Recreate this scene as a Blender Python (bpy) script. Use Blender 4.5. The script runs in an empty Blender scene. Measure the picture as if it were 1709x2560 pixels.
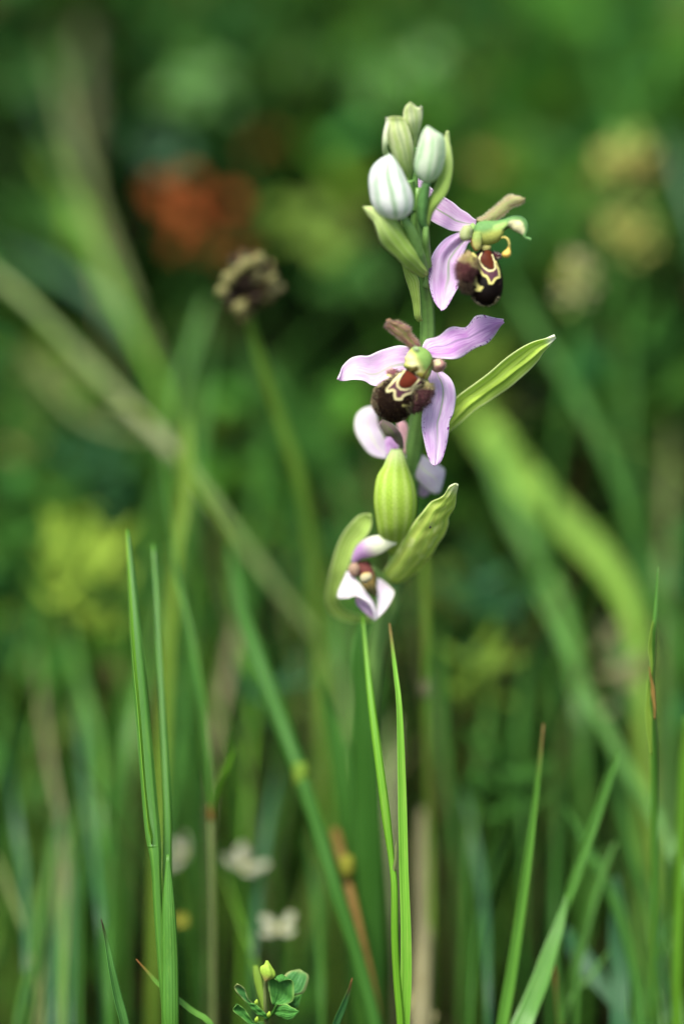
import bpy, math, random
import numpy as np
from mathutils import Vector, Matrix

random.seed(7); rng = np.random.default_rng(7)
sc = bpy.context.scene

# ---------------------------------------------------------------- camera
TILT = math.radians(18); DIST = 0.5; FH = 0.195; FW = FH*1709/2560
CEN = np.array([0, 0, .155])                       # centre of the plane of focus
FWD = np.array([0, math.cos(TILT), -math.sin(TILT)])
RGT = np.array([1., 0, 0]); UPV = np.array([0, math.sin(TILT), math.cos(TILT)])
CAM = CEN - FWD*DIST
cd = bpy.data.cameras.new('camera'); cam = bpy.data.objects.new('camera', cd)
sc.collection.objects.link(cam); sc.camera = cam
cam.location = CAM; cam.rotation_euler = (math.pi/2 - TILT, 0, 0)
cd.sensor_fit = 'VERTICAL'; cd.sensor_height = 36; cd.sensor_width = 24
cd.lens = 36*DIST/FH; cd.clip_start = .01; cd.clip_end = 500
cd.dof.use_dof = True; cd.dof.focus_distance = DIST; cd.dof.aperture_fstop = 2.5

# ---------------------------------------------------------------- light
SUN_EL, SUN_AZ = math.radians(66), math.radians(215)     # azimuth clockwise from +Y
w = bpy.data.worlds.new('World'); sc.world = w; w.use_nodes = True
nt = w.node_tree; bg = nt.nodes['Background']
sky = nt.nodes.new('ShaderNodeTexSky'); sky.sky_type = 'NISHITA'; sky.sun_disc = False
sky.sun_elevation = SUN_EL; sky.sun_rotation = SUN_AZ; sky.air_density = 1; sky.dust_density = 3; sky.ozone_density = .6
nt.links.new(sky.outputs[0], bg.inputs[0]); bg.inputs[1].default_value = .10
sl = bpy.data.lights.new('sun', 'SUN'); sl.energy = 3.0; sl.angle = math.radians(32); sl.color = (1, .97, .92)
sun = bpy.data.objects.new('sun', sl); sc.collection.objects.link(sun)
sdir = Vector((math.sin(SUN_AZ)*math.cos(SUN_EL), math.cos(SUN_AZ)*math.cos(SUN_EL), math.sin(SUN_EL)))
sun.rotation_euler = sdir.to_track_quat('Z', 'Y').to_euler(); sun.location = (0, 0, 2)
vs = sc.view_settings; vs.view_transform = 'Standard'; vs.look = 'None'; vs.gamma = 1; vs.use_curve_mapping = False
vs.exposure = 1.45
sc.cycles.use_denoising = True
sc.cycles.max_bounces = 8; sc.cycles.transmission_bounces = 6; sc.cycles.transparent_max_bounces = 8
sc.cycles.sample_clamp_indirect = 4

# ---------------------------------------------------------------- coordinates
PX = FW/1709                                       # metres per photograph pixel at the focus plane
def P(x, y, d=0.):
    """a point seen at photograph pixel (x, y), d millimetres behind the plane of focus"""
    s = (DIST + d*.001)/DIST
    return CAM + FWD*(DIST + d*.001) + (RGT*(x-854.5) - UPV*(y-1280))*PX*s
def proj(p):
    q = np.asarray(p) - CAM; z = q @ FWD
    return 854.5 + (q @ RGT)/z*DIST/PX, 1280 - (q @ UPV)/z*DIST/PX
def K(ox, oy, f):
    def g(*pts, d=0.):
        """points given as (x, y) or (x, y, d) in an enlargement; d may be (start, end)"""
        n = len(pts); out = []
        for i, q in enumerate(pts):
            if len(q) == 3: dd = q[2]
            elif isinstance(d, tuple): dd = np.interp(i/max(1, n-1), np.linspace(0, 1, len(d)), d)
            else: dd = d
            out.append((ox+q[0]*f, oy+q[1]*f, dd))
        return out
    return g
A = K(900, 800, 260/1568); B = K(820, 760, 600/1568); C = K(1060, 480, 280/1568)
D = K(880, 240, 480/1568); E = K(780, 1000, 400/1568); F_ = K(560, 2350, 240/1568)
G = K(0, 0, 1709/1568)
def ds(y): return 5 + .0247*(y-850)                # depth of the upright orchid stem at photograph row y
def W(pts): return np.array([P(*q) for q in pts])
def resample(p, n):
    p = np.asarray(p, float)
    if len(p) == 2: return p[0] + np.linspace(0, 1, n)[:, None]*(p[1]-p[0])
    t = np.concatenate([[0], np.cumsum(np.linalg.norm(np.diff(p, axis=0), axis=1)**.7 + 1e-9)])
    q = np.linspace(0, t[-1], n); out = np.zeros((n, p.shape[1]))
    m = np.zeros_like(p)
    m[1:-1] = (p[2:]-p[:-2])/(t[2:]-t[:-2])[:, None]
    m[0] = (p[1]-p[0])/(t[1]-t[0]); m[-1] = (p[-1]-p[-2])/(t[-1]-t[-2])
    k = np.clip(np.searchsorted(t, q, side='right')-1, 0, len(p)-2)
    h = (t[k+1]-t[k])[:, None]; s = ((q-t[k])/(t[k+1]-t[k]))[:, None]
    return ((2*s**3-3*s**2+1)*p[k] + (s**3-2*s**2+s)*h*m[k] + (-2*s**3+3*s**2)*p[k+1] + (s**3-s**2)*h*m[k+1])
def widths_at(ws, n, p, vis):
    """widths spread over the first vis points, constant over the rest (the part running down to the soil)"""
    p = np.asarray(p); t = np.concatenate([[0], np.cumsum(np.linalg.norm(np.diff(p, axis=0), axis=1)**.7 + 1e-9)])
    end = 1. if vis is None or vis >= len(p) else t[vis-1]/t[-1]
    return np.interp(np.linspace(0, 1, n), np.linspace(0, end, len(ws)), ws)
def nrm(v): return v/np.maximum(np.linalg.norm(v, axis=-1, keepdims=True), 1e-12)

# ---------------------------------------------------------------- materials
def newmat(name):
    m = bpy.data.materials.new(name); m.use_nodes = True
    n = m.node_tree.nodes; n.clear(); return m, n, m.node_tree.links
def shader_out(n, l, col, rough, spec, trans, tcol=None, bump=None, sheen=0):
    o = n.new('ShaderNodeOutputMaterial'); b = n.new('ShaderNodeBsdfPrincipled')
    b.inputs['Roughness'].default_value = rough; b.inputs['Specular IOR Level'].default_value = spec
    if sheen: b.inputs['Sheen Weight'].default_value = sheen
    l.new(col, b.inputs['Base Color'])
    if bump: l.new(bump, b.inputs['Normal'])
    if trans:
        t = n.new('ShaderNodeBsdfTranslucent'); l.new(tcol or col, t.inputs[0])
        mx = n.new('ShaderNodeMixShader'); mx.inputs[0].default_value = trans
        l.new(b.outputs[0], mx.inputs[1]); l.new(t.outputs[0], mx.inputs[2]); l.new(mx.outputs[0], o.inputs[0])
    else: l.new(b.outputs[0], o.inputs[0])
def mixc(n, l, fac, a, b, mode='MIX'):
    m = n.new('ShaderNodeMix'); m.data_type = 'RGBA'; m.blend_type = mode
    for i, v in ((0, fac), (6, a), (7, b)):
        if hasattr(v, 'is_linked') or hasattr(v, 'links'): l.new(v, m.inputs[i])
        elif i == 0: m.inputs[0].default_value = v
        else: m.inputs[i].default_value = (*v, 1)
    return m.outputs[2]
def math_(n, l, op, a, b=0., c=None):
    m = n.new('ShaderNodeMath'); m.operation = op
    for i, v in enumerate((a, b, c)):
        if v is None: continue
        if hasattr(v, 'links'): l.new(v, m.inputs[i])
        else: m.inputs[i].default_value = v
    return m.outputs[0]
def ramp(n, l, x, lo, hi):
    r = n.new('ShaderNodeMapRange'); r.interpolation_type = 'SMOOTHSTEP'; l.new(x, r.inputs[0])
    r.inputs[1].default_value = lo; r.inputs[2].default_value = hi; return r.outputs[0]
def noise(n, l, scale, vec=None, detail=3):
    t = n.new('ShaderNodeTexNoise'); t.inputs['Scale'].default_value = scale; t.inputs['Detail'].default_value = detail
    if vec: l.new(vec, t.inputs['Vector'])
    return t.outputs[0]
def uvnodes(n, l):
    u = n.new('ShaderNodeUVMap'); s = n.new('ShaderNodeSeparateXYZ'); l.new(u.outputs[0], s.inputs[0])
    return u.outputs[0], s.outputs[0], s.outputs[1]
def scaled(n, l, vec, sx, sy, off=0):
    m = n.new('ShaderNodeMapping'); l.new(vec, m.inputs[0]); m.inputs['Scale'].default_value = (sx, sy, 1)
    m.inputs['Location'].default_value = (off, off*.7, off*.3); return m.outputs[0]
def bump_(n, l, h, strength, dist):
    b = n.new('ShaderNodeBump'); b.inputs['Strength'].default_value = strength; b.inputs['Distance'].default_value = dist
    l.new(h, b.inputs['Height']); return b.outputs[0]
def mat_petal(name, pale, deep, edge, vein, deepness=.55, tint=None, spots=True, off=0, mid=.5, veinw=.05, edge0=.43):
    """streaked petal: u runs across, v from base to tip"""
    m, n, l = newmat(name); uv, u, v = uvnodes(n, l)
    st = noise(n, l, 1, scaled(n, l, uv, 17, 5, off), 5); st2 = noise(n, l, 1, scaled(n, l, uv, 3.5, 3.5, off+3))
    f = math_(n, l, 'MULTIPLY', ramp(n, l, math_(n, l, 'ADD', math_(n, l, 'MULTIPLY', st, .55), math_(n, l, 'MULTIPLY', st2, .55)), .36, .78), deepness*1.7)
    col = mixc(n, l, f, pale, deep)
    fine = noise(n, l, 1, scaled(n, l, uv, 85, 14, off+31), 2)
    col = mixc(n, l, math_(n, l, 'MULTIPLY', ramp(n, l, fine, .5, .72), .38), col, deep); col = mixc(n, l, math_(n, l, 'MULTIPLY', ramp(n, l, fine, .48, .28), .35), col, edge)
    au = math_(n, l, 'ABSOLUTE', math_(n, l, 'SUBTRACT', u, mid))
    if tint: col = mixc(n, l, math_(n, l, 'MULTIPLY', ramp(n, l, v, tint[1], tint[2]), tint[3]), col, tint[0])
    vf = math_(n, l, 'MULTIPLY', ramp(n, l, au, veinw, veinw*.2), math_(n, l, 'MULTIPLY', ramp(n, l, v, 1.0, .45), .75))
    col = mixc(n, l, vf, col, vein)
    eu = math_(n, l, 'ABSOLUTE', math_(n, l, 'SUBTRACT', u, .5))
    col = mixc(n, l, math_(n, l, 'MULTIPLY', ramp(n, l, eu, edge0, .5), .75), col, edge)
    if spots:
        sp = noise(n, l, 1, scaled(n, l, uv, 16, 34, off+9), 1)
        sf = math_(n, l, 'MULTIPLY', ramp(n, l, sp, .57, .62), math_(n, l, 'MULTIPLY', ramp(n, l, eu, .38, .43), ramp(n, l, v, .35, .6)))
        col = mixc(n, l, sf, col, (.30, .06, .34))
    bm = bump_(n, l, math_(n, l, 'ADD', st, math_(n, l, 'MULTIPLY', fine, .6)), .25, .0003)
    shader_out(n, l, col, .7, .08, .48, bump=bm); return m
ALB = dict(grass_green=.72, grass_bright=.78, grass_yellow_green=.66, leaf_lime=.95, grass_blue_green=.62, grass_mid_green=.62, straw=.75, straw_olive=.8, dry_tan=.62, dry_brown=.6, plume_tan=.55, leaf_pale=.6, clover_leaf=.9, clover_leaf_tanned=.9)  # dims plant colours, putting the weaker light around the orchid into albedo
def mat_leaf(name, base, vein, edge=None, n_veins=9, trans=.4, rough=.45, blotch=None, tip=None, off=0, spec=.12, veinamt=.5, mottle=.35, edgew=.03):
    k_ = ALB.get(name, 1); dim = lambda c: None if c is None else tuple(q*k_ for q in c)
    base, vein, edge = dim(base), dim(vein), dim(edge)
    if blotch: blotch = (dim(blotch[0]), blotch[1])
    m, n, l = newmat(name); uv, u, v = uvnodes(n, l)
    wv = math_(n, l, 'SINE', math_(n, l, 'MULTIPLY', u, n_veins*2*math.pi))
    vf = math_(n, l, 'MULTIPLY', ramp(n, l, wv, .25, 1), veinamt)
    fine = noise(n, l, 1, scaled(n, l, uv, 40, 3, off)); big = noise(n, l, 1, scaled(n, l, uv, 3, 6, off+2))
    col = mixc(n, l, math_(n, l, 'MULTIPLY', ramp(n, l, big, .35, .7), mottle), base, tuple(min(1, c*1.5+.01) for c in base))
    col = mixc(n, l, math_(n, l, 'MULTIPLY', fine, .25), col, tuple(c*.55 for c in base))
    col = mixc(n, l, vf, col, vein)
    if blotch:
        b = noise(n, l, 1, scaled(n, l, uv, 7, 16, off+5), 2)
        col = mixc(n, l, math_(n, l, 'MULTIPLY', ramp(n, l, b, .55, .68), blotch[1]), col, blotch[0])
    eu = math_(n, l, 'ABSOLUTE', math_(n, l, 'SUBTRACT', u, .5))
    if edge: col = mixc(n, l, math_(n, l, 'MULTIPLY', ramp(n, l, eu, .5-edgew*2, .5-edgew*.3), .8), col, edge)
    if tip: col = mixc(n, l, math_(n, l, 'MULTIPLY', ramp(n, l, v, tip[1], tip[2]), tip[3]), col, tip[0])
    bm = bump_(n, l, math_(n, l, 'ADD', math_(n, l, 'MULTIPLY', wv, .5), fine), .3, .0003)
    shader_out(n, l, col, rough, spec, trans, bump=bm); return m
def mat_vcol(name, rough=.5, spec=.3, trans=0., nz=.25, nscale=3000, bumpd=.0001, sheen=0):
    m, n, l = newmat(name)
    a = n.new('ShaderNodeAttribute'); a.attribute_name = 'Col'
    tc = n.new('ShaderNodeTexCoord')
    t = noise(n, l, nscale, tc.outputs['Object'], 2)
    col = mixc(n, l, 1.0, a.outputs[0], mixc(n, l, t, (1-nz, 1-nz, 1-nz), (1+nz, 1+nz, 1+nz)), 'MULTIPLY')
    shader_out(n, l, col, rough, spec, trans, bump=bump_(n, l, t, .4, bumpd) if bumpd else None, sheen=sheen); return m

M = {}
LIL, DEEP, WHT, GRV = (.85, .69, .82), (.60, .30, .59), (.86, .82, .83), (.30, .42, .20)
M['sepal'] = mat_petal('sepal_lilac', LIL, DEEP, WHT, GRV, .5)
M['sepal_deep'] = mat_petal('sepal_purple', (.80, .58, .79), (.53, .23, .56), WHT, (.30, .22, .36), .6, off=4, edge0=.34)
M['sepal_left'] = mat_petal('sepal_pale_lilac', (.79, .63, .77), (.58, .30, .59), WHT, (.42, .48, .34), .4, off=8, spots=False, mid=.6, veinw=.08)
M['sepal_down'] = mat_petal('sepal_spotted', (.86, .71, .86), (.60, .32, .63), WHT, (.34, .46, .26), .45, off=11, mid=.55)
M['sepal_top'] = mat_petal('sepal_hanging', (.85, .70, .86), (.62, .32, .64), (.76, .68, .82), (.36, .46, .30), .45, off=17, mid=.62, veinw=.09)
M['sepal_white'] = mat_petal('sepal_white', (.76, .72, .73), (.62, .48, .64), (.68, .74, .48), (.80, .72, .84), .3, off=21, spots=False)
M['sepal_greenwhite'] = mat_petal('sepal_green_edged', (.74, .70, .73), (.56, .36, .60), (.56, .68, .3), (.72, .80, .5), .35, off=25, spots=False)
M['sepal_fade'] = mat_petal('sepal_fading', (.56, .34, .58), (.42, .18, .46), (.80, .80, .66), (.6, .5, .6), .5, tint=((.80, .84, .60), .35, .65, .95), off=29, spots=False)
YG, PALE = (.34, .50, .085), (.62, .72, .30)
M['straw_green'] = mat_leaf('straw_green', (.14, .23, .06), (.2, .29, .09), None, 5, .25, off=63, blotch=((.30, .31, .14), .5))
M['bract'] = mat_leaf('bract', YG, PALE, (.66, .76, .34), 5, .42, off=1)
M['bract_fold'] = mat_leaf('bract_broad', (.60, .74, .15), (.42, .60, .10), (.74, .84, .36), 4, .5, veinamt=.85, blotch=((.76, .84, .34), .75), tip=((.80, .84, .58), .86, .97, .8), off=6)
M['bract_long'] = mat_leaf('bract_long', (.50, .70, .10), (.62, .78, .2), (.78, .86, .42), 5, .45, tip=((.86, .88, .72), .9, .97, .85), off=13, edgew=.05)
M['bract_dark'] = mat_leaf('bract_mid_green', (.33, .50, .09), (.46, .6, .2), (.5, .66, .26), 4, .35, tip=((.66, .74, .34), .5, 1.0, .7), off=19)  # green bract colour, paler towards the tip
M['bract_cream'] = mat_leaf('bract_cream_tipped', (.24, .40, .08), (.40, .54, .18), (.55, .68, .3), 5, .38, tip=((.84, .86, .66), .35, .95, .95), off=23)
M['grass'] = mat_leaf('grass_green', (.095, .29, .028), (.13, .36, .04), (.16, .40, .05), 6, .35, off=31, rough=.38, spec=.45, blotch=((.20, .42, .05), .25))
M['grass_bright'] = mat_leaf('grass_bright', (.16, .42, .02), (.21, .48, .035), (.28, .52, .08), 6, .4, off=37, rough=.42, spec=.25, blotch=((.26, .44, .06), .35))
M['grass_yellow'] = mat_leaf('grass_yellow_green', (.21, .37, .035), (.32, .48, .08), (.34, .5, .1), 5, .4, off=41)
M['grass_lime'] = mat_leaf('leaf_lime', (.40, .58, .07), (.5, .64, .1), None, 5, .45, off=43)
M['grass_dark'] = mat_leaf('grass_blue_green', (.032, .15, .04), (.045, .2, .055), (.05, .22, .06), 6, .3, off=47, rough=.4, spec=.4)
M['grass_vivid'] = mat_leaf('grass_vivid_yellow', (.19, .36, .045), (.3, .48, .07), (.3, .5, .08), 5, .45, off=51)  # a brighter yellow green grass colour
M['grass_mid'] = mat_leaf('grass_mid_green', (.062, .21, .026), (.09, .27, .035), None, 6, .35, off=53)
M['straw'] = mat_leaf('straw', (.34, .33, .13), (.44, .42, .20), None, 7, .25, off=59, blotch=((.24, .28, .08), .5))
M['straw_olive'] = mat_leaf('straw_olive', (.16, .21, .06), (.22, .28, .1), None, 5, .25, off=61, blotch=((.30, .31, .13), .4))
M['tan'] = mat_leaf('dry_tan', (.30, .28, .13), (.38, .36, .2), None, 6, .25, off=67, blotch=((.22, .19, .08), .5))
M['brown'] = mat_leaf('dry_brown', (.33, .20, .045), (.42, .28, .08), None, 4, .25, off=71, blotch=((.16, .08, .02), .6))
M['pinktan'] = mat_leaf('plume_tan', (.30, .25, .16), (.36, .31, .22), None, 6, .3, off=73)
M['leaf_pale'] = mat_leaf('leaf_pale', (.50, .56, .26), (.6, .66, .36), None, 5, .4, off=77)
M['clover'] = mat_leaf('clover_leaf', (.06, .22, .035), (.09, .28, .045), (.22, .42, .09), 7, .3, off=79, rough=.5, blotch=((.035, .14, .03), .5), edgew=.06)
M['clover_tan'] = mat_leaf('clover_leaf_tanned', (.06, .21, .05), (.09, .26, .06), (.34, .40, .14), 7, .3, off=83, tip=((.34, .38, .13), .7, 1.0, .7), edgew=.08)
M['orange'] = mat_petal('orange_petal', (.44, .12, .03), (.34, .07, .02), (.4, .13, .03), (.4, .08, .02), .6, spots=False, off=87)
M['rust'] = mat_petal('rust_petal', (.20, .08, .015), (.16, .05, .01), (.2, .09, .02), (.3, .08, .02), .6, spots=False, off=91)
M['white'] = mat_petal('white_petal', (.44, .45, .31), (.32, .34, .2), (.46, .46, .34), (.6, .66, .4), .4, spots=False, off=93)
M['yellow'] = mat_petal('yellow_petal', (.30, .30, .04), (.24, .25, .03), (.34, .34, .06), (.5, .46, .06), .5, spots=False, off=97)
M['vc'] = mat_vcol('flesh', .6, .14, .22, .25, 2500, .00006)
M['vc_bud'] = mat_vcol('bud_skin', .55, .18, .42, .12, 1500, .0001)
M['lip'] = mat_vcol('velvet_lip', .8, .06, 0, .5, 5200, .00025)
M['lip_gloss'] = mat_vcol('glossy_lip', .5, .06, 0, .4, 5200, .00012)
M['hair'] = mat_vcol('hair', .6, .2, .3, 0, 10, 0)
M['stem'] = mat_vcol('stem_skin', .45, .35, .15, .2, 1200, .0002)
M['mass'] = mat_vcol('meadow_blades', .85, .04, .3, .2, 160, 0)

# ---------------------------------------------------------------- objects
def link(name, me, mat=None, parent=None):
    o = bpy.data.objects.new(name, me); sc.collection.objects.link(o)
    if me is not None and mat is not None and not me.materials: me.materials.append(M[mat] if isinstance(mat, str) else mat)
    if parent is not None:
        o.parent = parent
        if parent.type == 'EMPTY': o.matrix_parent_inverse = Matrix.Translation(-parent.location)
    return o
def tag(o, label, cat, group=None, kind=None):
    o['label'] = label; o['category'] = cat
    if group: o['group'] = group
    if kind: o['kind'] = kind
    return o
def thing(name, label, cat, loc, group=None):
    o = bpy.data.objects.new(name, None); sc.collection.objects.link(o)
    o.location = Vector(loc); o.empty_display_size = .01
    return tag(o, label, cat, group)
def mesh(name, v, f, uv=None, col=None):
    me = bpy.data.meshes.new(name); me.from_pydata([tuple(map(float, q)) for q in v], [], f)
    me.polygons.foreach_set('use_smooth', [True]*len(me.polygons))
    if uv is not None:
        lay = me.uv_layers.new(name='UVMap'); idx = np.zeros(len(me.loops), np.int32); me.loops.foreach_get('vertex_index', idx)
        lay.data.foreach_set('uv', np.asarray(uv, np.float32)[idx].ravel())
    if col is not None:
        at = me.color_attributes.new('Col', 'FLOAT_COLOR', 'POINT'); c = np.ones((len(v), 4), np.float32); c[:, :3] = col
        at.data.foreach_set('color', c.ravel())
    me.update(); return me
def grid_sheet(L, R, m=10, bulge=0., thick=.0002, disp=None):
    """closed thin leaf between two edges (n x 3 arrays)"""
    n = len(L); u = np.linspace(0, 1, m+1); v = np.linspace(0, 1, n)
    g = L[:, None]*(1-u)[None, :, None] + R[:, None]*u[None, :, None]
    def normals(g):
        du = np.gradient(g, axis=1); dv = np.gradient(g, axis=0); N = np.cross(du, dv)
        N = nrm(N + 1e-15); ref = nrm(CAM - g)
        s = np.sign(np.nanmean((N*ref).sum(-1))) or 1
        return N*s
    N = normals(g); width = np.linalg.norm(R-L, axis=1)
    prof = (4*u*(1-u))[None, :]*np.ones((n, 1))
    off = bulge*prof*width[:, None]
    if disp is not None: off = off + disp(u[None, :], v[:, None])*.001*np.minimum(1, width[:, None]/.0015)
    g = g + N*off[..., None]; N = normals(g)
    edge = np.minimum(1, .25 + 3*np.minimum(u, 1-u))[None, :, None]
    back = g - N*thick*edge
    V = np.concatenate([g.reshape(-1, 3), back.reshape(-1, 3)]); k = n*(m+1); Fs = []
    ix = lambda i, j: i*(m+1)+j
    for i in range(n-1):
        for j in range(m):
            a, b, c, d = ix(i, j), ix(i, j+1), ix(i+1, j+1), ix(i+1, j)
            Fs.append((a, b, c, d)); Fs.append((k+d, k+c, k+b, k+a))
        a, d = ix(i, 0), ix(i+1, 0); Fs.append((a, d, k+d, k+a))
        a, d = ix(i, m), ix(i+1, m); Fs.append((d, a, k+a, k+d))
    for j in range(m):
        a, b = ix(0, j), ix(0, j+1); Fs.append((b, a, k+a, k+b))
        a, b = ix(n-1, j), ix(n-1, j+1); Fs.append((a, b, k+b, k+a))
    uv = np.stack(np.broadcast_arrays(u[None, :], v[:, None]), -1).reshape(-1, 2)
    return V, Fs, np.concatenate([uv, uv]), g, N
def sheet(name, L, R, mat, parent, n=36, m=12, bulge=0., thick=.25, disp=None, ret=False):
    l_, r_ = resample(W(L), n), resample(W(R), n)
    V, Fs, uv, g, N = grid_sheet(l_, r_, m, bulge, thick*.001, disp)
    o = link(name, mesh(name, V, Fs, uv), mat, parent)
    return (o, g, N) if ret else o
def wav(a, fu, fv, ph=0, edge=True):
    def f(u, v):
        e = (2*np.abs(u-.5))**1.5 if edge else 1
        return a*np.sin(fv*v*6.283+ph+3*(u > .5))*e + .12*a*np.sin(fu*u*3.1+ph*2+2*v)
    return f
def body(name, L, R, mat, parent, tf=.8, tb=.8, n=32, ns=24, colf=None, ridge=None, ret=False, push=None, round_=0):
    """solid lofted between its left and right outline; tf/tb: depth of the front/back half as a share of the half width"""
    l_, r_ = resample(W(L), n), resample(W(R), n); c = (l_+r_)/2; a = (r_-l_)/2
    ax = np.gradient(c, axis=0); toc = nrm(CAM - c)
    b = toc - (toc*nrm(a)).sum(-1, keepdims=True)*nrm(a); b = nrm(b)*np.linalg.norm(a, axis=1, keepdims=True)
    th = np.arange(ns)/ns*2*math.pi; co, si = np.cos(th), np.sin(th)
    k = np.where(si > 0, tf, tb); r = np.ones((n, ns))
    if ridge: r = 1 + ridge[0]*np.cos(ridge[1]*th)[None, :]*np.sin(np.linspace(0, math.pi, n))[:, None]
    g = c[:, None] + a[:, None]*(co*1.0)[None, :, None]*r[..., None] + b[:, None]*(si*k)[None, :, None]*r[..., None]
    if push is not None: g = push(g)
    V = np.concatenate([g.reshape(-1, 3), [c[0], c[-1]]]); Fs = []
    for i in range(n-1):
        for j in range(ns):
            j2 = (j+1) % ns; Fs.append((i*ns+j, i*ns+j2, (i+1)*ns+j2, (i+1)*ns+j))
    for j in range(ns):
        j2 = (j+1) % ns; Fs.append((n*ns, j2, j)); Fs.append((n*ns+1, (n-1)*ns+j, (n-1)*ns+j2))
    uv = np.zeros((len(V), 2)); vv, tt = np.meshgrid(np.linspace(0, 1, n), th/(2*math.pi), indexing='ij')
    uv[:n*ns, 0] = tt.ravel(); uv[:n*ns, 1] = vv.ravel(); uv[-1] = (0, 1)
    col = None
    if colf is not None:
        z = (V-CAM) @ FWD; sx = 854.5 + ((V-CAM) @ RGT)/z*DIST/PX; sy = 1280 - ((V-CAM) @ UPV)/z*DIST/PX
        col = colf(sx, sy, uv[:, 1], uv[:, 0]*2*math.pi)
    o = link(name, mesh(name, V, Fs, uv, col), mat, parent)
    return (o, g, col) if ret else o
def tube(name, pts, radii, mat, parent, n=40, ns=12, colf=None, world=False, vis=None):
    """radii in photograph pixels"""
    c = resample(np.asarray(pts) if world else W(pts), n)
    r = widths_at(radii, n, pts if world else W(pts), vis)*PX
    t = nrm(np.gradient(c, axis=0)); ref = np.array([.31, -.9, .2]); s = nrm(np.cross(t, ref)); q = np.cross(t, s)
    th = np.arange(ns)/ns*2*math.pi
    g = c[:, None] + r[:, None, None]*(s[:, None]*np.cos(th)[None, :, None] + q[:, None]*np.sin(th)[None, :, None])
    V = np.concatenate([g.reshape(-1, 3), [c[0], c[-1]]]); Fs = []
    for i in range(n-1):
        for j in range(ns):
            j2 = (j+1) % ns; Fs.append((i*ns+j, i*ns+j2, (i+1)*ns+j2, (i+1)*ns+j))
    for j in range(ns):
        j2 = (j+1) % ns; Fs.append((n*ns, j2, j)); Fs.append((n*ns+1, (n-1)*ns+j, (n-1)*ns+j2))
    uv = np.zeros((len(V), 2)); vv, tt = np.meshgrid(np.linspace(0, 1, n), np.arange(ns)/ns, indexing='ij')
    uv[:n*ns, 0] = tt.ravel(); uv[:n*ns, 1] = vv.ravel(); uv[-1] = (0, 1)
    col = colf(uv[:, 1], uv[:, 0]) if colf else None
    return link(name, mesh(name, V, Fs, uv, col), mat, parent)
def hairs(name, pts, dirs, length, rad, cols, parent):
    """fine tapering three-sided hairs"""
    pts, dirs = np.asarray(pts), nrm(np.asarray(dirs)); n = len(pts)
    length = np.broadcast_to(length, n); up = nrm(np.cross(dirs, np.array([.3, .5, .8]))); q = np.cross(dirs, up)
    V = []; Fs = []
    for k in range(3):
        a = k*2.094; V.append(pts + rad*(up*math.cos(a)+q*math.sin(a)))
    V.append(pts + dirs*length[:, None]); V = np.stack(V, 1).reshape(-1, 3)
    for i in range(n):
        b = i*4; Fs += [(b, b+1, b+3), (b+1, b+2, b+3), (b+2, b, b+3)]
    o = link(name, mesh(name, V, Fs, None, np.repeat(np.asarray(cols), 4, 0)), 'hair', parent); o['kind'] = 'stuff'; return o
def sheet_fuzz(g, N, parent, count, length, cols, edge_only=.5):
    n, m1 = g.shape[:2]; P_, D_, C_ = [], [], []
    for _ in range(count):
        i = random.randrange(1, n-1)
        if random.random() < edge_only: j = random.choice((0, m1-1)); s = 1 if j else -1; d = s*(g[i, m1-1]-g[i, 0]); d = d/np.linalg.norm(d) + N[i, j]*random.uniform(-.5, .6)
        else: j = random.randrange(m1); d = N[i, j] + rng.normal(0, .4, 3)
        P_.append(g[i, j] + (g[i+1, j]-g[i, j])*random.random()); D_.append(d + rng.normal(0, .25, 3)); C_.append(random.choice(cols))
    return hairs('hair', P_, D_, rng.uniform(.5, 1.1, len(P_))*length*.001, .00004, C_, parent)
def lines(sx, sy, pts, f):
    """distance in enlargement pixels from each vertex to a polyline"""
    q = np.array([(p[0], p[1]) for p in f(*pts)]); s = np.stack([sx, sy], -1); best = np.full(len(sx), 1e9)
    for a, b in zip(q[:-1], q[1:]):
        ab = b-a; t = np.clip(((s-a) @ ab)/(ab @ ab), 0, 1); best = np.minimum(best, np.linalg.norm(s-(a+t[:, None]*ab), axis=1))
    return best
def inside(sx, sy, pts, f):
    q = np.array([(p[0], p[1]) for p in f(*pts)]); r = np.zeros(len(sx), bool); j = len(q)-1
    for i in range(len(q)):
        (x1, y1), (x2, y2) = q[i], q[j]
        c = ((y1 > sy) != (y2 > sy)) & (sx < (x2-x1)*(sy-y1)/(y2-y1+1e-12)+x1); r ^= c; j = i
    return r
def sm(x, a, b): t = np.clip((x-a)/(b-a), 0, 1); return t*t*(3-2*t)
def mixv(c, f, k): return c*(1-f[:, None]) + np.array(k)*f[:, None]

# ---------------------------------------------------------------- ground
gv, gf = [], []
xs = np.concatenate([[-60, -20, -6], np.linspace(-2, 2, 61), [6, 20, 60]]); ys = np.concatenate([[-60, -20, -5], np.linspace(-1, 4, 76), [8, 20, 60]])
for y in ys:
    for x in xs:
        z = .004*math.sin(9*x+2*y)*math.cos(7*y-x) + .003*math.sin(31*x)*math.sin(27*y) if abs(x) < 2 and -1 < y < 4 else 0
        gv.append((x, y, z-.004))
nx = len(xs)
for i in range(len(ys)-1):
    for j in range(nx-1): gf.append((i*nx+j, i*nx+j+1, (i+1)*nx+j+1, (i+1)*nx+j))
m, n, l = newmat('soil'); tc = n.new('ShaderNodeTexCoord')
a_ = noise(n, l, 26, tc.outputs['Object'], 6); b_ = noise(n, l, 240, tc.outputs['Object'], 4)
col = mixc(n, l, ramp(n, l, a_, .42, .66), (.016, .012, .007), (.012, .022, .007)); col = mixc(n, l, math_(n, l, 'MULTIPLY', ramp(n, l, b_, .55, .75), .5), col, (.045, .033, .018))
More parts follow.
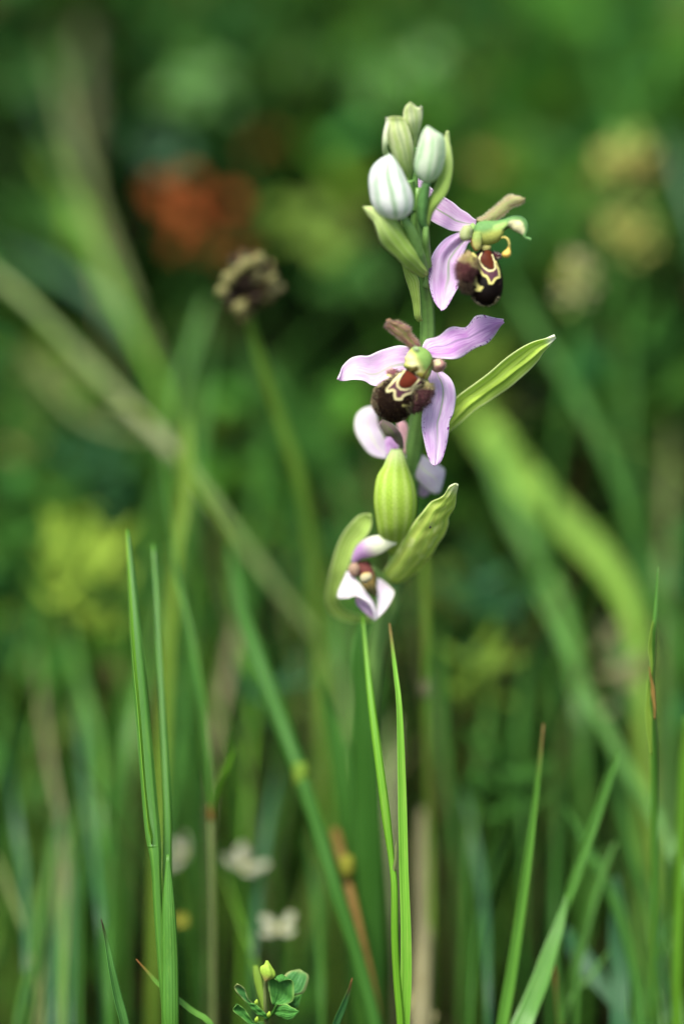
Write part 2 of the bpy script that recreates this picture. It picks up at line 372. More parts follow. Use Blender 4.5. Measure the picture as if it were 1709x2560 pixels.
shader_out(n, l, col, 1, 0, 0, bump=bump_(n, l, b_, .8, .004)); M['soil'] = m
gr = link('ground', mesh('ground', gv, gf), 'soil'); gr['kind'] = 'structure'; gr['label'] = 'dark soil under the meadow plants'
# ================================================================ the meadow as a mass (uncountable)
def canopy(y): return np.clip(.045 + .56*np.maximum(y, -.2), .03, .26)
PAL = np.array([(.05, .165, .022), (.075, .22, .022), (.028, .13, .036), (.12, .22, .02), (.05, .19, .04), (.045, .12, .02), (.16, .23, .045), (.20, .16, .065)])
PW = np.array([.2, .2, .14, .13, .12, .11, .06, .04]); PW = PW/PW.sum()
PN = np.random.default_rng(5).random((3, 128, 128))
def patch(x, y, cell, k):
    """patches of darker and brighter growth, a few centimetres across"""
    u, v = (x+3)/cell, (y+1)/cell; i, j = np.floor(u).astype(int), np.floor(v).astype(int); a, b = u-i, v-j; a, b = a*a*(3-2*a), b*b*(3-2*b)
    g = lambda p, q: PN[k][p % 128, q % 128]
    return g(i, j)*(1-a)*(1-b) + g(i+1, j)*a*(1-b) + g(i, j+1)*(1-a)*b + g(i+1, j+1)*a*b
def growth(x, y, nb):
    s = np.clip((patch(x, y, .05, 0)-.5)*3.6+.36 + (patch(x, y, .11, 1)-.5)*1.0, .04, 1.15)
    return (s*rng.uniform(.75, 1.25, nb))[:, None]
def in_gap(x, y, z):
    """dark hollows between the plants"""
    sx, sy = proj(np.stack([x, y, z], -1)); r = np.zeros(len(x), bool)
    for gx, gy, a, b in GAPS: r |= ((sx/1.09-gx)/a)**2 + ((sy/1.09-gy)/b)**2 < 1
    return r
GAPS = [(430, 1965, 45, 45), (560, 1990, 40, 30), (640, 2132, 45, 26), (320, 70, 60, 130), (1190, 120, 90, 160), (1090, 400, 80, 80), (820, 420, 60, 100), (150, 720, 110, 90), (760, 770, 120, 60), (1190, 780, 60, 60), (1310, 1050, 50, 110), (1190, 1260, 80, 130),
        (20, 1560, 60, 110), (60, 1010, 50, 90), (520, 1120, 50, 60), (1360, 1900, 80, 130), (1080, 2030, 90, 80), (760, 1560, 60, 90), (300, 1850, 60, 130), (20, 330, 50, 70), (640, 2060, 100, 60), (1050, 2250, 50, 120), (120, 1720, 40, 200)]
def field(nb, y0, y1, dens_pow, wmm, xpad):
    y = y0 + (y1-y0)*rng.random(nb)**dens_pow
    half = (.5+y)*.17 + xpad; x = (rng.random(nb)*2-1)*half
    return x, y
def mass_blades(name, nb, y0, y1, dp, wr, hmul, xpad, label, cat, gaps=True, mul=.85):
    x, y = field(nb, y0, y1, dp, wr, xpad); h = canopy(y)*hmul*rng.uniform(.45, 1.25, nb)
    az = rng.uniform(0, 6.283, nb); lean = rng.uniform(.05, .75, nb)*h; wd = rng.uniform(*wr, nb)*.001
    fa = rng.uniform(0, 6.283, nb); k = 6; t = np.linspace(0, 1, k)
    c = np.stack([x[:, None] + (np.cos(az)*lean)[:, None]*t**2, y[:, None] + (np.sin(az)*lean)[:, None]*t**2, h[:, None]*(t - .22*(lean/h)[:, None]*t**3)], -1)
    if gaps:
        bad = np.zeros(nb, bool)
        for q in (2, 3, 4, 5): bad |= in_gap(c[:, q, 0], c[:, q, 1], c[:, q, 2])
        keep = ~bad | (rng.random(nb) < .12); c = c[keep]; fa = fa[keep]; wd = wd[keep]; nb = len(c)
    x, y = c[:, 0, 0], c[:, 0, 1]
    s = np.stack([np.cos(fa), np.sin(fa), np.zeros(nb)], -1)[:, None]*(wd[:, None]*np.array([.7, 1, 1, .85, .55, .06]))[..., None]/2
    V = np.stack([c-s, c+s], 2).reshape(-1, 3); base_ = np.arange(nb)[:, None]*k*2; q = np.arange(k-1)[None]*2
    Fs = np.stack([base_+q, base_+q+1, base_+q+3, base_+q+2], -1).reshape(-1, 4)
    col = PAL[rng.choice(len(PAL), nb, p=PW)]*growth(x, y, nb)*mul
    me = bulk(name, V, Fs, np.repeat(col, k*2, 0))
    o = link(name, me, 'mass'); return tag(o, label, cat, kind='stuff')
def bulk(name, V, Fs, col):
    me = bpy.data.meshes.new(name); nf = len(Fs); kk = Fs.shape[1]
    me.vertices.add(len(V)); me.vertices.foreach_set('co', np.asarray(V, np.float32).ravel())
    me.loops.add(nf*kk); me.loops.foreach_set('vertex_index', np.asarray(Fs, np.int32).ravel())
    me.polygons.add(nf); me.polygons.foreach_set('loop_start', np.arange(nf, dtype=np.int32)*kk); me.polygons.foreach_set('loop_total', np.full(nf, kk, np.int32))
    me.polygons.foreach_set('use_smooth', np.ones(nf, bool)); me.update(calc_edges=True)
    at = me.color_attributes.new('Col', 'FLOAT_COLOR', 'POINT'); c = np.ones((len(V), 4), np.float32); c[:, :3] = col
    at.data.foreach_set('color', c.ravel()); return me
def mass_leaves(name, nb, y0, y1, dp, lr, label, cat, xpad, lo=.25, hi=1.05, pal=PAL, pw=PW):
    x, y = field(nb, y0, y1, dp, 0, xpad); z = canopy(y)*rng.uniform(lo, hi, nb)
    bad = in_gap(x, y, z); keep = ~bad; x, y, z = x[keep], y[keep], z[keep]; nb = len(x)
    ln = rng.uniform(*lr, nb)*.001; wd = ln*rng.uniform(.35, .75, nb); az = rng.uniform(0, 6.283, nb); el = rng.uniform(-.5, .9, nb); ro = rng.normal(0, .5, nb)
    t = np.stack([np.cos(az)*np.cos(el), np.sin(az)*np.cos(el), np.sin(el)], -1)
    s = np.stack([-np.sin(az), np.cos(az), np.zeros(nb)], -1); nn = np.cross(t, s); s = s*np.cos(ro)[:, None] + nn*np.sin(ro)[:, None]; nn = np.cross(t, s)
    prof = np.array([.12, .72, 1, .78, .05]); tt = np.array([0, .22, .5, .78, 1]); b0 = np.stack([x, y, z], -1)
    V = np.zeros((nb, 5, 3, 3))
    for i in range(5):
        c = b0 + t*(ln*tt[i])[:, None] - nn*(ln*.35*tt[i]**2)[:, None]
        for j, sg in enumerate((-1, 0, 1)): V[:, i, j] = c + s*(wd*prof[i]*sg*.5)[:, None] + nn*(wd*.16*abs(sg)*prof[i])[:, None]
    ba = np.arange(nb)[:, None]*15; q = np.array([(i*3+j, i*3+j+1, i*3+j+4, i*3+j+3) for i in range(4) for j in range(2)])
    Fs = (ba[..., None] + q[None]).reshape(-1, 4)
    col = pal[rng.choice(len(pal), nb, p=pw)]*growth(x, y, nb)*.85
    o = link(name, bulk(name, V.reshape(-1, 3), Fs, np.repeat(col, 15, 0)), 'mass'); return tag(o, label, cat, kind='stuff')
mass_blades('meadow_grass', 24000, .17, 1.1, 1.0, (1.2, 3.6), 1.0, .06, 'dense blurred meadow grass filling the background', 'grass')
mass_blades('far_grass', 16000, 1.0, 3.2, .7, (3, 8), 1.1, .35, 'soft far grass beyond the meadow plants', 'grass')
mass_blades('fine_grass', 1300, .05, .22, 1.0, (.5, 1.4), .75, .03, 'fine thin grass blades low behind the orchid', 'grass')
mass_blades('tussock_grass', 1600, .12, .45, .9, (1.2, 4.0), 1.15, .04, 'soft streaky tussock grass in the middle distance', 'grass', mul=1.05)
def wisps(name, nb, label):
    """long hair-fine grass leaves and awns leaning every way"""
    y = .05 + .40*rng.random(nb)**1.2; x = (rng.random(nb)*2-1)*((.5+y)*.16+.03); h = rng.uniform(.07, .135, nb) + .16*y
    az = rng.uniform(0, 6.283, nb); lean = rng.uniform(.05, .6, nb)*h; wd = rng.uniform(.35, 1.3, nb)*.001; fa = rng.uniform(-.9, .9, nb); k = 12; t = np.linspace(0, 1, k)
    c = np.stack([x[:, None] + (np.cos(az)*lean)[:, None]*t**1.7, y[:, None] + (np.sin(az)*lean)[:, None]*.6*t**1.7, h[:, None]*(t - .2*(lean/h)[:, None]*t**3)], -1)
    sx, sy = proj(c); bad = ((sx > 880) & (sx < 1330) & (sy > 250) & (sy < 1500) & (y[:, None] < .06)).any(1); c, wd, fa = c[~bad], wd[~bad], fa[~bad]; nb = len(c)
    s = np.stack([np.cos(fa), np.sin(fa), np.zeros(nb)], -1)[:, None]*(wd[:, None]*np.interp(t, [0, .3, .7, 1], [.8, 1, .7, .05]))[..., None]/2
    V = np.stack([c-s, c+s], 2).reshape(-1, 3); b = np.arange(nb)[:, None]*k*2; q = np.arange(k-1)[None]*2
    pal = np.array([(.09, .24, .03), (.13, .30, .035), (.055, .19, .04), (.17, .27, .05), (.24, .23, .09), (.12, .10, .03)])
    col = pal[rng.choice(6, nb, p=[.28, .24, .2, .14, .08, .06])]*rng.uniform(.6, 1.15, (nb, 1))
    o = link(name, bulk(name, V, np.stack([b+q, b+q+1, b+q+3, b+q+2], -1).reshape(-1, 4), np.repeat(col, k*2, 0)), 'mass'); return tag(o, label, 'grass', kind='stuff')
wisps('wispy_grass', 1000, 'wispy hair fine grass leaning every way behind the orchid')
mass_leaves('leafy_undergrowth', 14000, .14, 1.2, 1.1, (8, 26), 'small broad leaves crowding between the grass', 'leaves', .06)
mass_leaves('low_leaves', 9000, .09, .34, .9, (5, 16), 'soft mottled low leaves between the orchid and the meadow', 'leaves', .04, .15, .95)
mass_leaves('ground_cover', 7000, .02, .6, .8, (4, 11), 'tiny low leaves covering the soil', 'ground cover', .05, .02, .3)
LIT = np.array([(.16, .10, .04), (.10, .06, .025), (.22, .17, .08)])
mass_leaves('leaf_litter', 2500, -.05, .7, .9, (6, 20), 'scattered dry brown leaf litter on the soil', 'leaf litter', .06, .01, .10, LIT, np.array([.4, .4, .2]))
# ================================================================ the bee orchid
base = P(937, 2560, ds(2560)); base = np.array([base[0], base[1]+.004, 0])
orc = thing('bee_orchid', 'bee orchid with lilac sepals, velvety brown lips and white striped buds', 'orchid', base)
sp = [(1046, 470), (1038, 560), (1050, 640), (1062, 720), (1068, 800), (1066, 900), (1050, 1020), (1030, 1150), (1015, 1300), (985, 1450), (945, 1600), (922, 1800), (918, 2050), (925, 2300), (935, 2560)]
spw = np.concatenate([W([(x, y, ds(y)) for x, y in sp]), [base + (0, 0, -.01)]])
def stemcol(v, u): return mixv(np.tile((.135, .27, .055), (len(v), 1)), sm(v, .3, .9)*.6, (.20, .36, .08)) * (1+.25*np.sin(u*6*6.283))[:, None]
tube('stem', spw, [10, 15, 18, 21, 23, 23, 23, 23, 24, 25, 27, 28, 30, 32, 33, 33], 'stem', orc, n=90, ns=20, colf=stemcol, world=True)
# sheathing leaves low on the stem
sheet('leaf', [(896, 1540, 24), (880, 1640, 27), (880, 1800, 29), (882, 2100, 34), (892, 2380, 40), (900, 2600, 44)], [(898, 1540, 24), (912, 1650, 22), (940, 1800, 24), (955, 2100, 31), (962, 2380, 38), (965, 2600, 43)], 'grass_mid', orc, bulge=.22)
sheet('leaf', [(800, 1700, 45), (822, 1900, 45), (850, 2150, 47), (880, 2400, 48), (905, 2600, 49)], [(803, 1700, 44), (870, 1900, 43), (905, 2150, 44), (925, 2400, 46), (935, 2600, 47)], 'grass_mid', orc, bulge=.2)

# ---- bracts
sheet('bract', D((600, 1470), (560, 1480), (500, 1450), (430, 1400), (350, 1320), (280, 1260), (230, 1200), (200, 1120), (170, 1030), (130, 980), (85, 907), d=(-1, -6, -9, -10)),
      D((615, 1415), (590, 1360), (530, 1270), (480, 1180), (430, 1090), (370, 1020), (310, 960), (250, 905), (160, 903), (88, 901), d=(-2, -7, -9, -10)), 'bract_dark', orc, bulge=.3, thick=.4, disp=wav(.25, 2, 3))
sheet('bract', D((585, 1075), (565, 1060), (580, 960), (620, 850), (680, 720), (722, 600), (740, 450), (752, 330), (768, 292), d=(-5, -7, -8, -9)),
      D((605, 1085), (628, 1062), (660, 960), (720, 870), (770, 800), (806, 690), (823, 560), (812, 440), (800, 380), (790, 300), (775, 287), d=(-5, -9, -8, -8)), 'bract_dark', orc, bulge=.28, thick=.4)
sheet('bract', D((390, 985), (400, 1060), (440, 1110), (500, 1300), (560, 1400), d=(-1, 1)), D((430, 985), (460, 1040), (475, 1110), (560, 1300), (600, 1400), d=(-3, -1)), 'bract', orc, bulge=.1)
sheet('bract', D((520, 1830), (505, 1800), (490, 1690), (465, 1590), (430, 1480), (405, 1380), (395, 1320), d=(2, -4)), D((575, 1830), (562, 1800), (556, 1700), (550, 1600), (538, 1490), (480, 1420), (400, 1322), d=(1, -5)), 'bract', orc, bulge=.25, thick=.4)
sheet('bract', B((640, 930), (700, 800), (800, 650), (860, 590), (950, 525), (1050, 450), (1150, 362), (1250, 292), (1340, 248), (1440, 222), (1480, 212), d=(9, 5, 2, -1, -1)),
      B((660, 960), (740, 880), (860, 782), (960, 692), (1060, 632), (1160, 562), (1230, 505), (1310, 440), (1370, 370), (1400, 320), (1450, 270), (1486, 222), d=(10, 6, 4, 1, 0)), 'bract_long', orc, n=60, m=18, bulge=-.04, thick=.4,
      disp=lambda u, v: .55*np.exp(-((u-.62-.05*np.sin(v*9))/.06)**2) - .2*np.exp(-((u-.3)/.2)**2) + .15*np.sin(v*24)*(u > .5))
sheet('bract', E((760, 1760), (700, 1700), (720, 1640), (790, 1540), (850, 1430), (920, 1310), (1000, 1190), (1060, 1110), (1150, 1010), (1220, 965), (1290, 920), (1340, 850), (1400, 822), d=(17, 14, 9, 5, 2, 0)),
      E((800, 1790), (880, 1780), (1000, 1700), (1100, 1600), (1180, 1500), (1240, 1400), (1300, 1310), (1335, 1210), (1340, 1150), (1390, 1060), (1405, 950), (1420, 880), (1432, 832), d=(18, 15, 10, 7, 4, 1)), 'bract_fold', orc, n=60, m=18, bulge=.2, thick=.45,
      disp=lambda u, v: .12*np.sin(u*19+v*2) + .16*np.sin(v*23+u*7)*np.abs(2*u-1)*v + .12*np.sin(v*41-u*13)*v)
tube('black_speck', [*E((1157, 1246, 2.6)), *E((1150, 1252, 2.4))], [3.0, 2.0], 'stem', orc, n=4, ns=6, colf=lambda v, u: np.tile((.01, .008, .006), (len(v), 1)))
sheet('bract', E((680, 2130), (500, 2175), (320, 2160), (190, 2090), (138, 1975), (145, 1840), (172, 1700), (210, 1550), (250, 1420), (310, 1300), (380, 1210), (450, 1140), (520, 1117), (562, 1132), d=(27, 24, 18, 14, 12)),
      E((680, 2095), (510, 2120), (350, 2085), (262, 2010), (250, 1910), (292, 1790), (335, 1680), (385, 1550), (430, 1430), (500, 1370), (545, 1310), (576, 1240), (580, 1180), (566, 1136), d=(27, 22, 16, 13, 12)), 'bract', orc, n=50, bulge=-.14, thick=.4)

# ---- buds
def budcol(white, green, base_green, nst, off=0, a=.55):
    def f(sx, sy, v, t):
        s = .5+.5*np.cos(nst*t+off+.6*np.sin(6*v)+.5*np.sin(3.1*t+4*v)) + .16*np.sin(31*t+9*np.sin(5*v))*np.sin(13*v+2*t); c = np.tile(white, (len(v), 1)).astype(float)
        c = mixv(c, sm(s, .55, .95)*.75, green); c = mixv(c, sm(.5+.5*np.cos(3*t+off+1.2), .985, 1)*.8, (.16, .30, .10))
        return mixv(c, sm(v, a, 1.05), base_green)
    return f
WB, GB = (.78, .84, .72), (.42, .60, .36)
body('bud', D((300, 474), (285, 484), (220, 520), (160, 590), (138, 680), (145, 780), (165, 880), (210, 950), (290, 1000), (355, 1010), d=(-11, -10)),
     D((304, 474), (318, 482), (352, 520), (400, 600), (440, 690), (480, 780), (495, 870), (480, 940), (430, 990), (362, 1011), d=(-11, -10)), 'vc_bud', orc, .85, .8, 40, 48, budcol((.72, .74, .68), (.36, .54, .32), (.42, .58, .36), 8, .4, .9), (.035, 6))
body('bud', D((612, 243), (578, 280), (545, 360), (520, 450), (502, 550), (510, 620), (550, 680), (604, 714), d=(-12, -10)),
     D((618, 243), (680, 285), (742, 330), (758, 420), (750, 520), (722, 620), (670, 690), (608, 715), d=(-12, -10)), 'vc_bud', orc, .8, .7, 36, 48, budcol((.60, .68, .50), (.26, .46, .2), (.45, .64, .36), 7, 2.0, .8), (.04, 5))
body('bud', D((340, 166), (300, 175), (280, 200), (258, 300), (300, 420), (350, 540), (420, 640), (468, 705), d=(-10, -4)),
     D((350, 166), (410, 172), (432, 200), (470, 290), (498, 400), (502, 500), (494, 610), (474, 706), d=(-10, -4)), 'vc_bud', orc, .7, .7, 36, 40, budcol((.72, .77, .42), (.50, .64, .18), (.26, .42, .10), 6, 1, .3), (.03, 5))
sheet('bract', D((470, 760), (380, 640), (300, 540), (252, 480), (244, 390), (252, 300), (265, 250), (280, 186), (272, 182), d=(-3, -8, -9)), D((475, 750), (440, 620), (350, 530), (292, 450), (288, 380), (284, 320), (292, 260), (300, 200), (285, 178), d=(-4, -9, -10)), 'bract_cream', orc, bulge=.2, thick=.35)
body('bud', D((470, 52), (442, 75), (424, 110), (418, 150), (430, 230), (470, 290), (500, 350), (508, 430), d=(-10, -5)),
     D((480, 52), (505, 72), (530, 92), (560, 110), (570, 180), (556, 260), (535, 340), (516, 430), d=(-10, -5)), 'vc_bud', orc, .8, .7, 30, 36, budcol((.76, .80, .48), (.52, .66, .22), (.30, .46, .14), 5, 0, .35), (.05, 4))
sheet('bract', D((505, 480), (500, 340), (512, 250), (525, 180), (535, 110), (548, 88), d=(-4, -8)), D((525, 480), (540, 340), (560, 255), (574, 180), (575, 115), (566, 88), d=(-4, -9)), 'bract_cream', orc, bulge=.2, thick=.35)
gst = lambda c: (lambda v, u: np.tile(c, (len(v), 1)) * (1+.15*np.sin(u*4*6.283))[:, None])
tube('ovary', D((604, 712, -10), (590, 800, -9), (575, 900, -8), (570, 1010, -7), (590, 1080, -6)), [11, 13, 14, 12, 9], 'stem', orc, colf=gst((.10, .24, .06)))
tube('ovary', D((598, 1070, -6.5), (600, 1160, -6), (606, 1270, -4), (612, 1390, -2)), [8, 9.5, 10.5, 12], 'stem', orc, colf=gst((.17, .32, .07)))
tube('ovary', D((420, 1000, -9), (470, 1090, -8), (540, 1280, -5), (590, 1420, -2)), [10, 14, 15, 12], 'stem', orc, colf=gst((.16, .31, .07)))
tube('ovary', D((470, 690, -5), (480, 800, -4), (500, 930, -3)), [12, 13, 14], 'stem', orc, colf=gst((.11, .24, .05)))
tube('ovary', D((512, 420, -5), (505, 560, -4), (500, 800, -3)), [8, 10, 12], 'stem', orc, colf=gst((.13, .28, .06)))

# ---- flower facing the camera
DK = np.array((.011, .0055, .0032)); CREAM = (.52, .48, .15); CREAM2 = (.56, .50, .24)
def colcol(f, spec):
    def g(sx, sy, v, t):
        c = np.tile((.34, .48, .12), (len(v), 1)).astype(float)
        for kind, pts, r, k in spec:
            d_ = lines(sx, sy, pts, f)/f((1, 0), (0, 0))[0][0] if False else lines(sx, sy, pts, f)
            c = mixv(c, sm(d_, r, r*.35), k)
        return c
    return g
flo = body('flower', A((840, 402), (790, 410), (750, 445), (700, 520), (668, 580), (672, 640), (648, 690), (690, 740), (720, 775), (770, 810), (830, 850), (900, 885), d=(-4, -5)),
           A((850, 402), (920, 405), (1000, 440), (1065, 510), (1095, 600), (1085, 700), (1070, 790), (1040, 850), (1000, 885), (960, 892), (930, 890), (910, 887), d=(-4, -5)), 'vc', orc, .95, .9, 40, 44,
           lambda sx, sy, v, t: mixv(mixv(mixv(mixv(mixv(np.tile((.17, .29, .065), (len(v), 1)).astype(float),
               sm(lines(sx, sy, [(700, 520), (770, 640), (880, 840), (960, 880)], A), 27, 9), (.48, .46, .12)),
               sm(lines(sx, sy, [(720, 560), (790, 640), (860, 760)], A), 17, 6), (.60, .57, .25)),
               sm(lines(sx, sy, [(870, 840), (900, 830)], A), 9, 4), (.62, .52, .08)),
               sm(lines(sx, sy, [(735, 755), (790, 765), (845, 735)], A), 8.5, 5), (.10, .075, .012)),  # dark stroke painted as the shade inside the stigma hollow
               sm(lines(sx, sy, [(1090, 590), (1075, 660), (945, 860), (960, 890)], A), 2.6, 1), (.16, .05, .03)))
flo['label'] = 'flower facing outward with three spread lilac sepals'
tube('anther_tip', A((820, 430, -9), (855, 445, -10.2), (865, 470, -9.8)), [5, 7, 4], 'vc', flo, n=10, ns=12, colf=lambda v, u: np.tile((.28, .36, .18), (len(v), 1)))
body('stigma_shade', A((735, 745, -9), (745, 775, -9), (775, 795, -9), (815, 800, -9)), A((742, 742, -9), (795, 720, -9.6), (850, 730, -9.4), (822, 798, -9)), 'vc', flo, .5, .5, 10, 12, lambda sx, sy, v, t: np.tile((.085, .06, .012), (len(v), 1)))  # added dark lump, its colour stands for shade in the stigma hollow
sheet('sepal', B((560, 350), (540, 292), (480, 272), (430, 272), (350, 300), (260, 345), (200, 340), (150, 350), (100, 400), (78, 450), (69, 490), d=(1, 2, 1, -1)),
      B((560, 420), (500, 460), (400, 490), (330, 532), (290, 526), (240, 502), (160, 497), (110, 502), (85, 500), (71, 496), d=(1, 0, 0, -1)), 'sepal_left', flo, n=50, m=20, bulge=-.10, thick=.35, disp=wav(.5, 2, 2.2, .5))
sheet('sepal', B((620, 300), (632, 245), (660, 217), (720, 200), (800, 156), (890, 154), (920, 122), (960, 82), (1020, 68), (1080, 80), (1140, 108), d=(1, 3, 2, 0, -1)),
      B((650, 320), (690, 345), (740, 366), (800, 371), (860, 350), (920, 310), (970, 286), (1030, 260), (1080, 220), (1120, 165), (1147, 120), d=(0, 0, 1, 2, 0)), 'sepal_deep', flo, n=54, m=20, bulge=.12, thick=.35, disp=wav(.6, 2, 2.4, 1.2))
sheet('sepal', B((680, 410), (650, 490), (655, 560), (630, 640), (612, 700), (609, 780), (615, 850), (630, 930), (650, 990), (675, 1038), (693, 1056), d=(1, 0, -1, -2)),
      B((700, 410), (760, 450), (800, 490), (826, 560), (834, 630), (820, 710), (790, 770), (788, 830), (780, 900), (760, 970), (730, 1030), (697, 1057), d=(1, 2, 0, -1)), 'sepal_down', flo, n=54, m=20, bulge=.13, thick=.35, disp=lambda u, v: wav(.3, 2, 3, .2)(u, v) - .35*np.exp(-((u-.55)/.07)**2))
FZ = [(.50, .44, .24), (.42, .32, .18), (.40, .2, .26)]
pc = mat_petal('club_petal', (.40, .38, .13), (.32, .11, .11), (.64, .38, .50), (.42, .42, .13), .7, spots=False, off=101, veinw=.2); M['club'] = pc
M['club_green'] = mat_petal('club_petal_green', (.42, .52, .17), (.44, .24, .2), (.62, .60, .34), (.40, .52, .17), .5, spots=False, off=107)
_, g, N = sheet('petal', A((800, 440), (745, 420), (690, 360), (600, 290), (500, 210), (430, 150), (384, 110), (388, 60), (428, 14), d=(-3, -5, -6)),
                A((900, 420), (893, 365), (860, 310), (800, 240), (765, 180), (755, 115), (720, 95), (640, 50), (590, 22), (520, 15), (436, 9), d=(-3, -4, -6)), 'club', flo, n=36, m=12, bulge=.22, thick=.7, disp=lambda u, v: -.35*np.exp(-((u-.45)/.12)**2), ret=True)
sheet_fuzz(g, N, flo, 700, .6, FZ, .6)
st = tube('petal', A((1120, 690, -1), (1170, 690, -3), (1205, 680, -4.5), (1215, 675, -5)), [8, 17, 16, 5], 'vc', flo, n=20, ns=20,
     colf=lambda v, u: mixv(mixv(np.tile((.52, .45, .32), (len(v), 1)), sm(v, .55, .8), (.36, .20, .16)), sm(np.abs(u-.3), .16, .1)*sm(v, .6, .9), (.44, .48, .24)))
def ring_fuzz(c3, axis, r, count, length, parent, cols):
    P_, D_ = [], []
    ax = nrm(np.array(axis, float)); s = nrm(np.cross(ax, [.3, .2, .9])); q = np.cross(ax, s)
    for _ in range(count):
        a = random.uniform(0, 6.283); d = s*math.cos(a)+q*math.sin(a); P_.append(c3 + d*r + ax*random.uniform(-.001, .001)); D_.append(d + ax*random.uniform(-.4, .6))
    return hairs('hair', P_, D_, rng.uniform(.5, 1.1, count)*length*.0013, .00004, [random.choice(cols) for _ in range(count)], parent)
ring_fuzz(P(*A((1185, 685, -3.6))[0]), -FWD, 16*PX, 90, .4, flo, FZ)

def lipA(sx, sy, v, t):
    c = np.tile(DK, (len(v), 1)); f = A
    outer = [(600, 810), (520, 900), (450, 980), (398, 1030), (404, 1078), (430, 1075), (488, 1052), (518, 1072), (520, 1150), (532, 1190), (620, 1195), (640, 1150), (690, 1120), (760, 1100), (800, 1042), (860, 1000), (930, 985)]
    inner = [(668, 755), (600, 850), (557, 940), (562, 1000), (610, 1043), (690, 1054), (770, 1028), (830, 970), (890, 895)]
    c = mixv(c, inside(sx, sy, [(640, 760)] + outer + [(900, 880)], f)*1., (.075, .028, .040))
    red = inside(sx, sy, [(690, 765), (640, 860), (582, 930), (580, 970), (620, 1012), (690, 1024), (765, 1008), (825, 965), (870, 895), (830, 850), (760, 790)], f)
    c = mixv(c, inside(sx, sy, inner, f)*1., (.03, .012, .012)); c = mixv(c, red*1., (.075, .013, .005))
    c = mixv(c, sm(lines(sx, sy, inner, f), 2.9, 1.5), CREAM2); c = mixv(c, sm(lines(sx, sy, outer, f), 3.6, 1.9), CREAM2)
    c = mixv(c, sm(lines(sx, sy, [(822, 1090), (835, 1180), (805, 1255), (740, 1298), (650, 1290)], f), 4.2, 2.2), CREAM)
    c = mixv(c, sm(lines(sx, sy, [(690, 1305), (705, 1340), (735, 1390)], f), 3.2, 1.6), CREAM)
    c = mixv(c, sm(lines(sx, sy, [(330, 955), (255, 1005)], f), 4, 2), CREAM)
    return c * (1-.75*(np.sin(t) < -.15))[:, None] + DK*(.75*(np.sin(t) < -.15))[:, None]
lo, g, _ = body('lip', A((690, 750), (640, 765), (560, 805), (440, 875), (330, 935), (258, 1005), (212, 1085), (189, 1170), (185, 1265), (208, 1340), (268, 1412), (350, 1472), (430, 1510), (495, 1524), d=(-6, -4)),
     A((800, 780), (880, 850), (940, 900), (955, 955), (925, 1010), (880, 1055), (848, 1120), (825, 1200), (800, 1290), (775, 1350), (735, 1412), (680, 1470), (600, 1512), (505, 1525), d=(-6, -4)), 'lip', flo, .62, .55, 110, 150, lipA, ret=True)
def lip_fuzz(g, parent, count, length, colf, band=1.0):
    n, ns = g.shape[:2]; c = g.mean(1); P_, D_, C_ = [], [], []
    for _ in range(count):
        i = random.randrange(4, n-1); a = random.uniform(-.55, .75)*band; a = a if random.random() < .5 else math.pi-a
        j = int(a/6.283*ns) % ns; p = g[i, j]; d = nrm(p-c[i]) + (nrm(c[-1]-c[0])*.5 if i > n*.7 else 0)
        if i > n*.9: d = d + nrm(p-c[int(n*.8)])
        P_.append(p); D_.append(nrm(d)+rng.normal(0, .25, 3)); C_.append(colf(i/n, a))
    return hairs('hair', P_, D_, rng.uniform(.5, 1.15, count)*length*.0015, .00004, C_, parent)
def pick(*cs): return lambda v, a: random.choice(cs)
lip_fuzz(g, flo, 1300, .42, pick((.52, .44, .24), (.16, .09, .05), (.62, .55, .32), (.08, .04, .03)))
n_, ns_ = g.shape[:2]; P_, D_ = [], []
for _ in range(5200):
    i = random.randrange(30, n_-2); a = random.uniform(.1, 3.04); j = int(a/6.283*ns_); s_ = proj(g[i, j])
    if inside(np.array([s_[0]]), np.array([s_[1]]), [(640, 740), (380, 1060), (520, 1230), (700, 1180), (900, 1020), (960, 880)], A)[0]: continue
    P_.append(g[i, j]); D_.append(nrm(g[i, j]-g[i].mean(0))*.6 + nrm(g[-1].mean(0)-g[0].mean(0))*.8 + rng.normal(0, .2, 3))
hairs('hair', P_, D_, rng.uniform(.2, .45, len(P_))*.001, .000034, [random.choice([(.035, .016, .008), (.075, .036, .014), (.014, .007, .005), (.014, .007, .005), (.03, .014, .008), (.20, .12, .045)]) for _ in P_], flo)
lo, g, _ = body('side_lobe', A((930, 905), (900, 990), (850, 1060), (838, 1130), (838, 1200), (815, 1270), (775, 1335), (750, 1370), d=(-5, -6, -4)),
     A((985, 905), (1030, 980), (1055, 1050), (1035, 1140), (985, 1245), (910, 1305), (840, 1345), (760, 1374), d=(-3, -4, -3)), 'lip', flo, .85, .7, 40, 40,
     lambda sx, sy, v, t: mixv(mixv(np.tile((.06, .022, .022), (len(v), 1)), sm(v, .3, .1), (.42, .38, .14)), sm(lines(sx, sy, [(836, 1090), (838, 1200)], A), 4, 2), CREAM), ret=True)
lip_fuzz(g, flo, 1800, .8, lambda v, a: random.choice([(.46, .40, .18), (.5, .42, .22)]) if v < .26 else random.choice([(.13, .045, .05), (.24, .09, .10), (.06, .025, .03), (.30, .18, .13)]), 1.9)
lo, g, _ = body('side_lobe', A((400, 850), (405, 800), (440, 755), (500, 735), d=(-4, -4)), A((470, 860), (540, 850), (590, 800), (515, 733), d=(-5, -4)), 'lip', flo, .8, .7, 16, 24, lambda sx, sy, v, t: mixv(np.tile((.12, .045, .05), (len(v), 1)), sm(v, .4, .1), (.6, .52, .2)), ret=True)
lip_fuzz(g, flo, 260, .45, pick((.45, .22, .24), (.68, .56, .4), (.3, .12, .14)), 1.6)
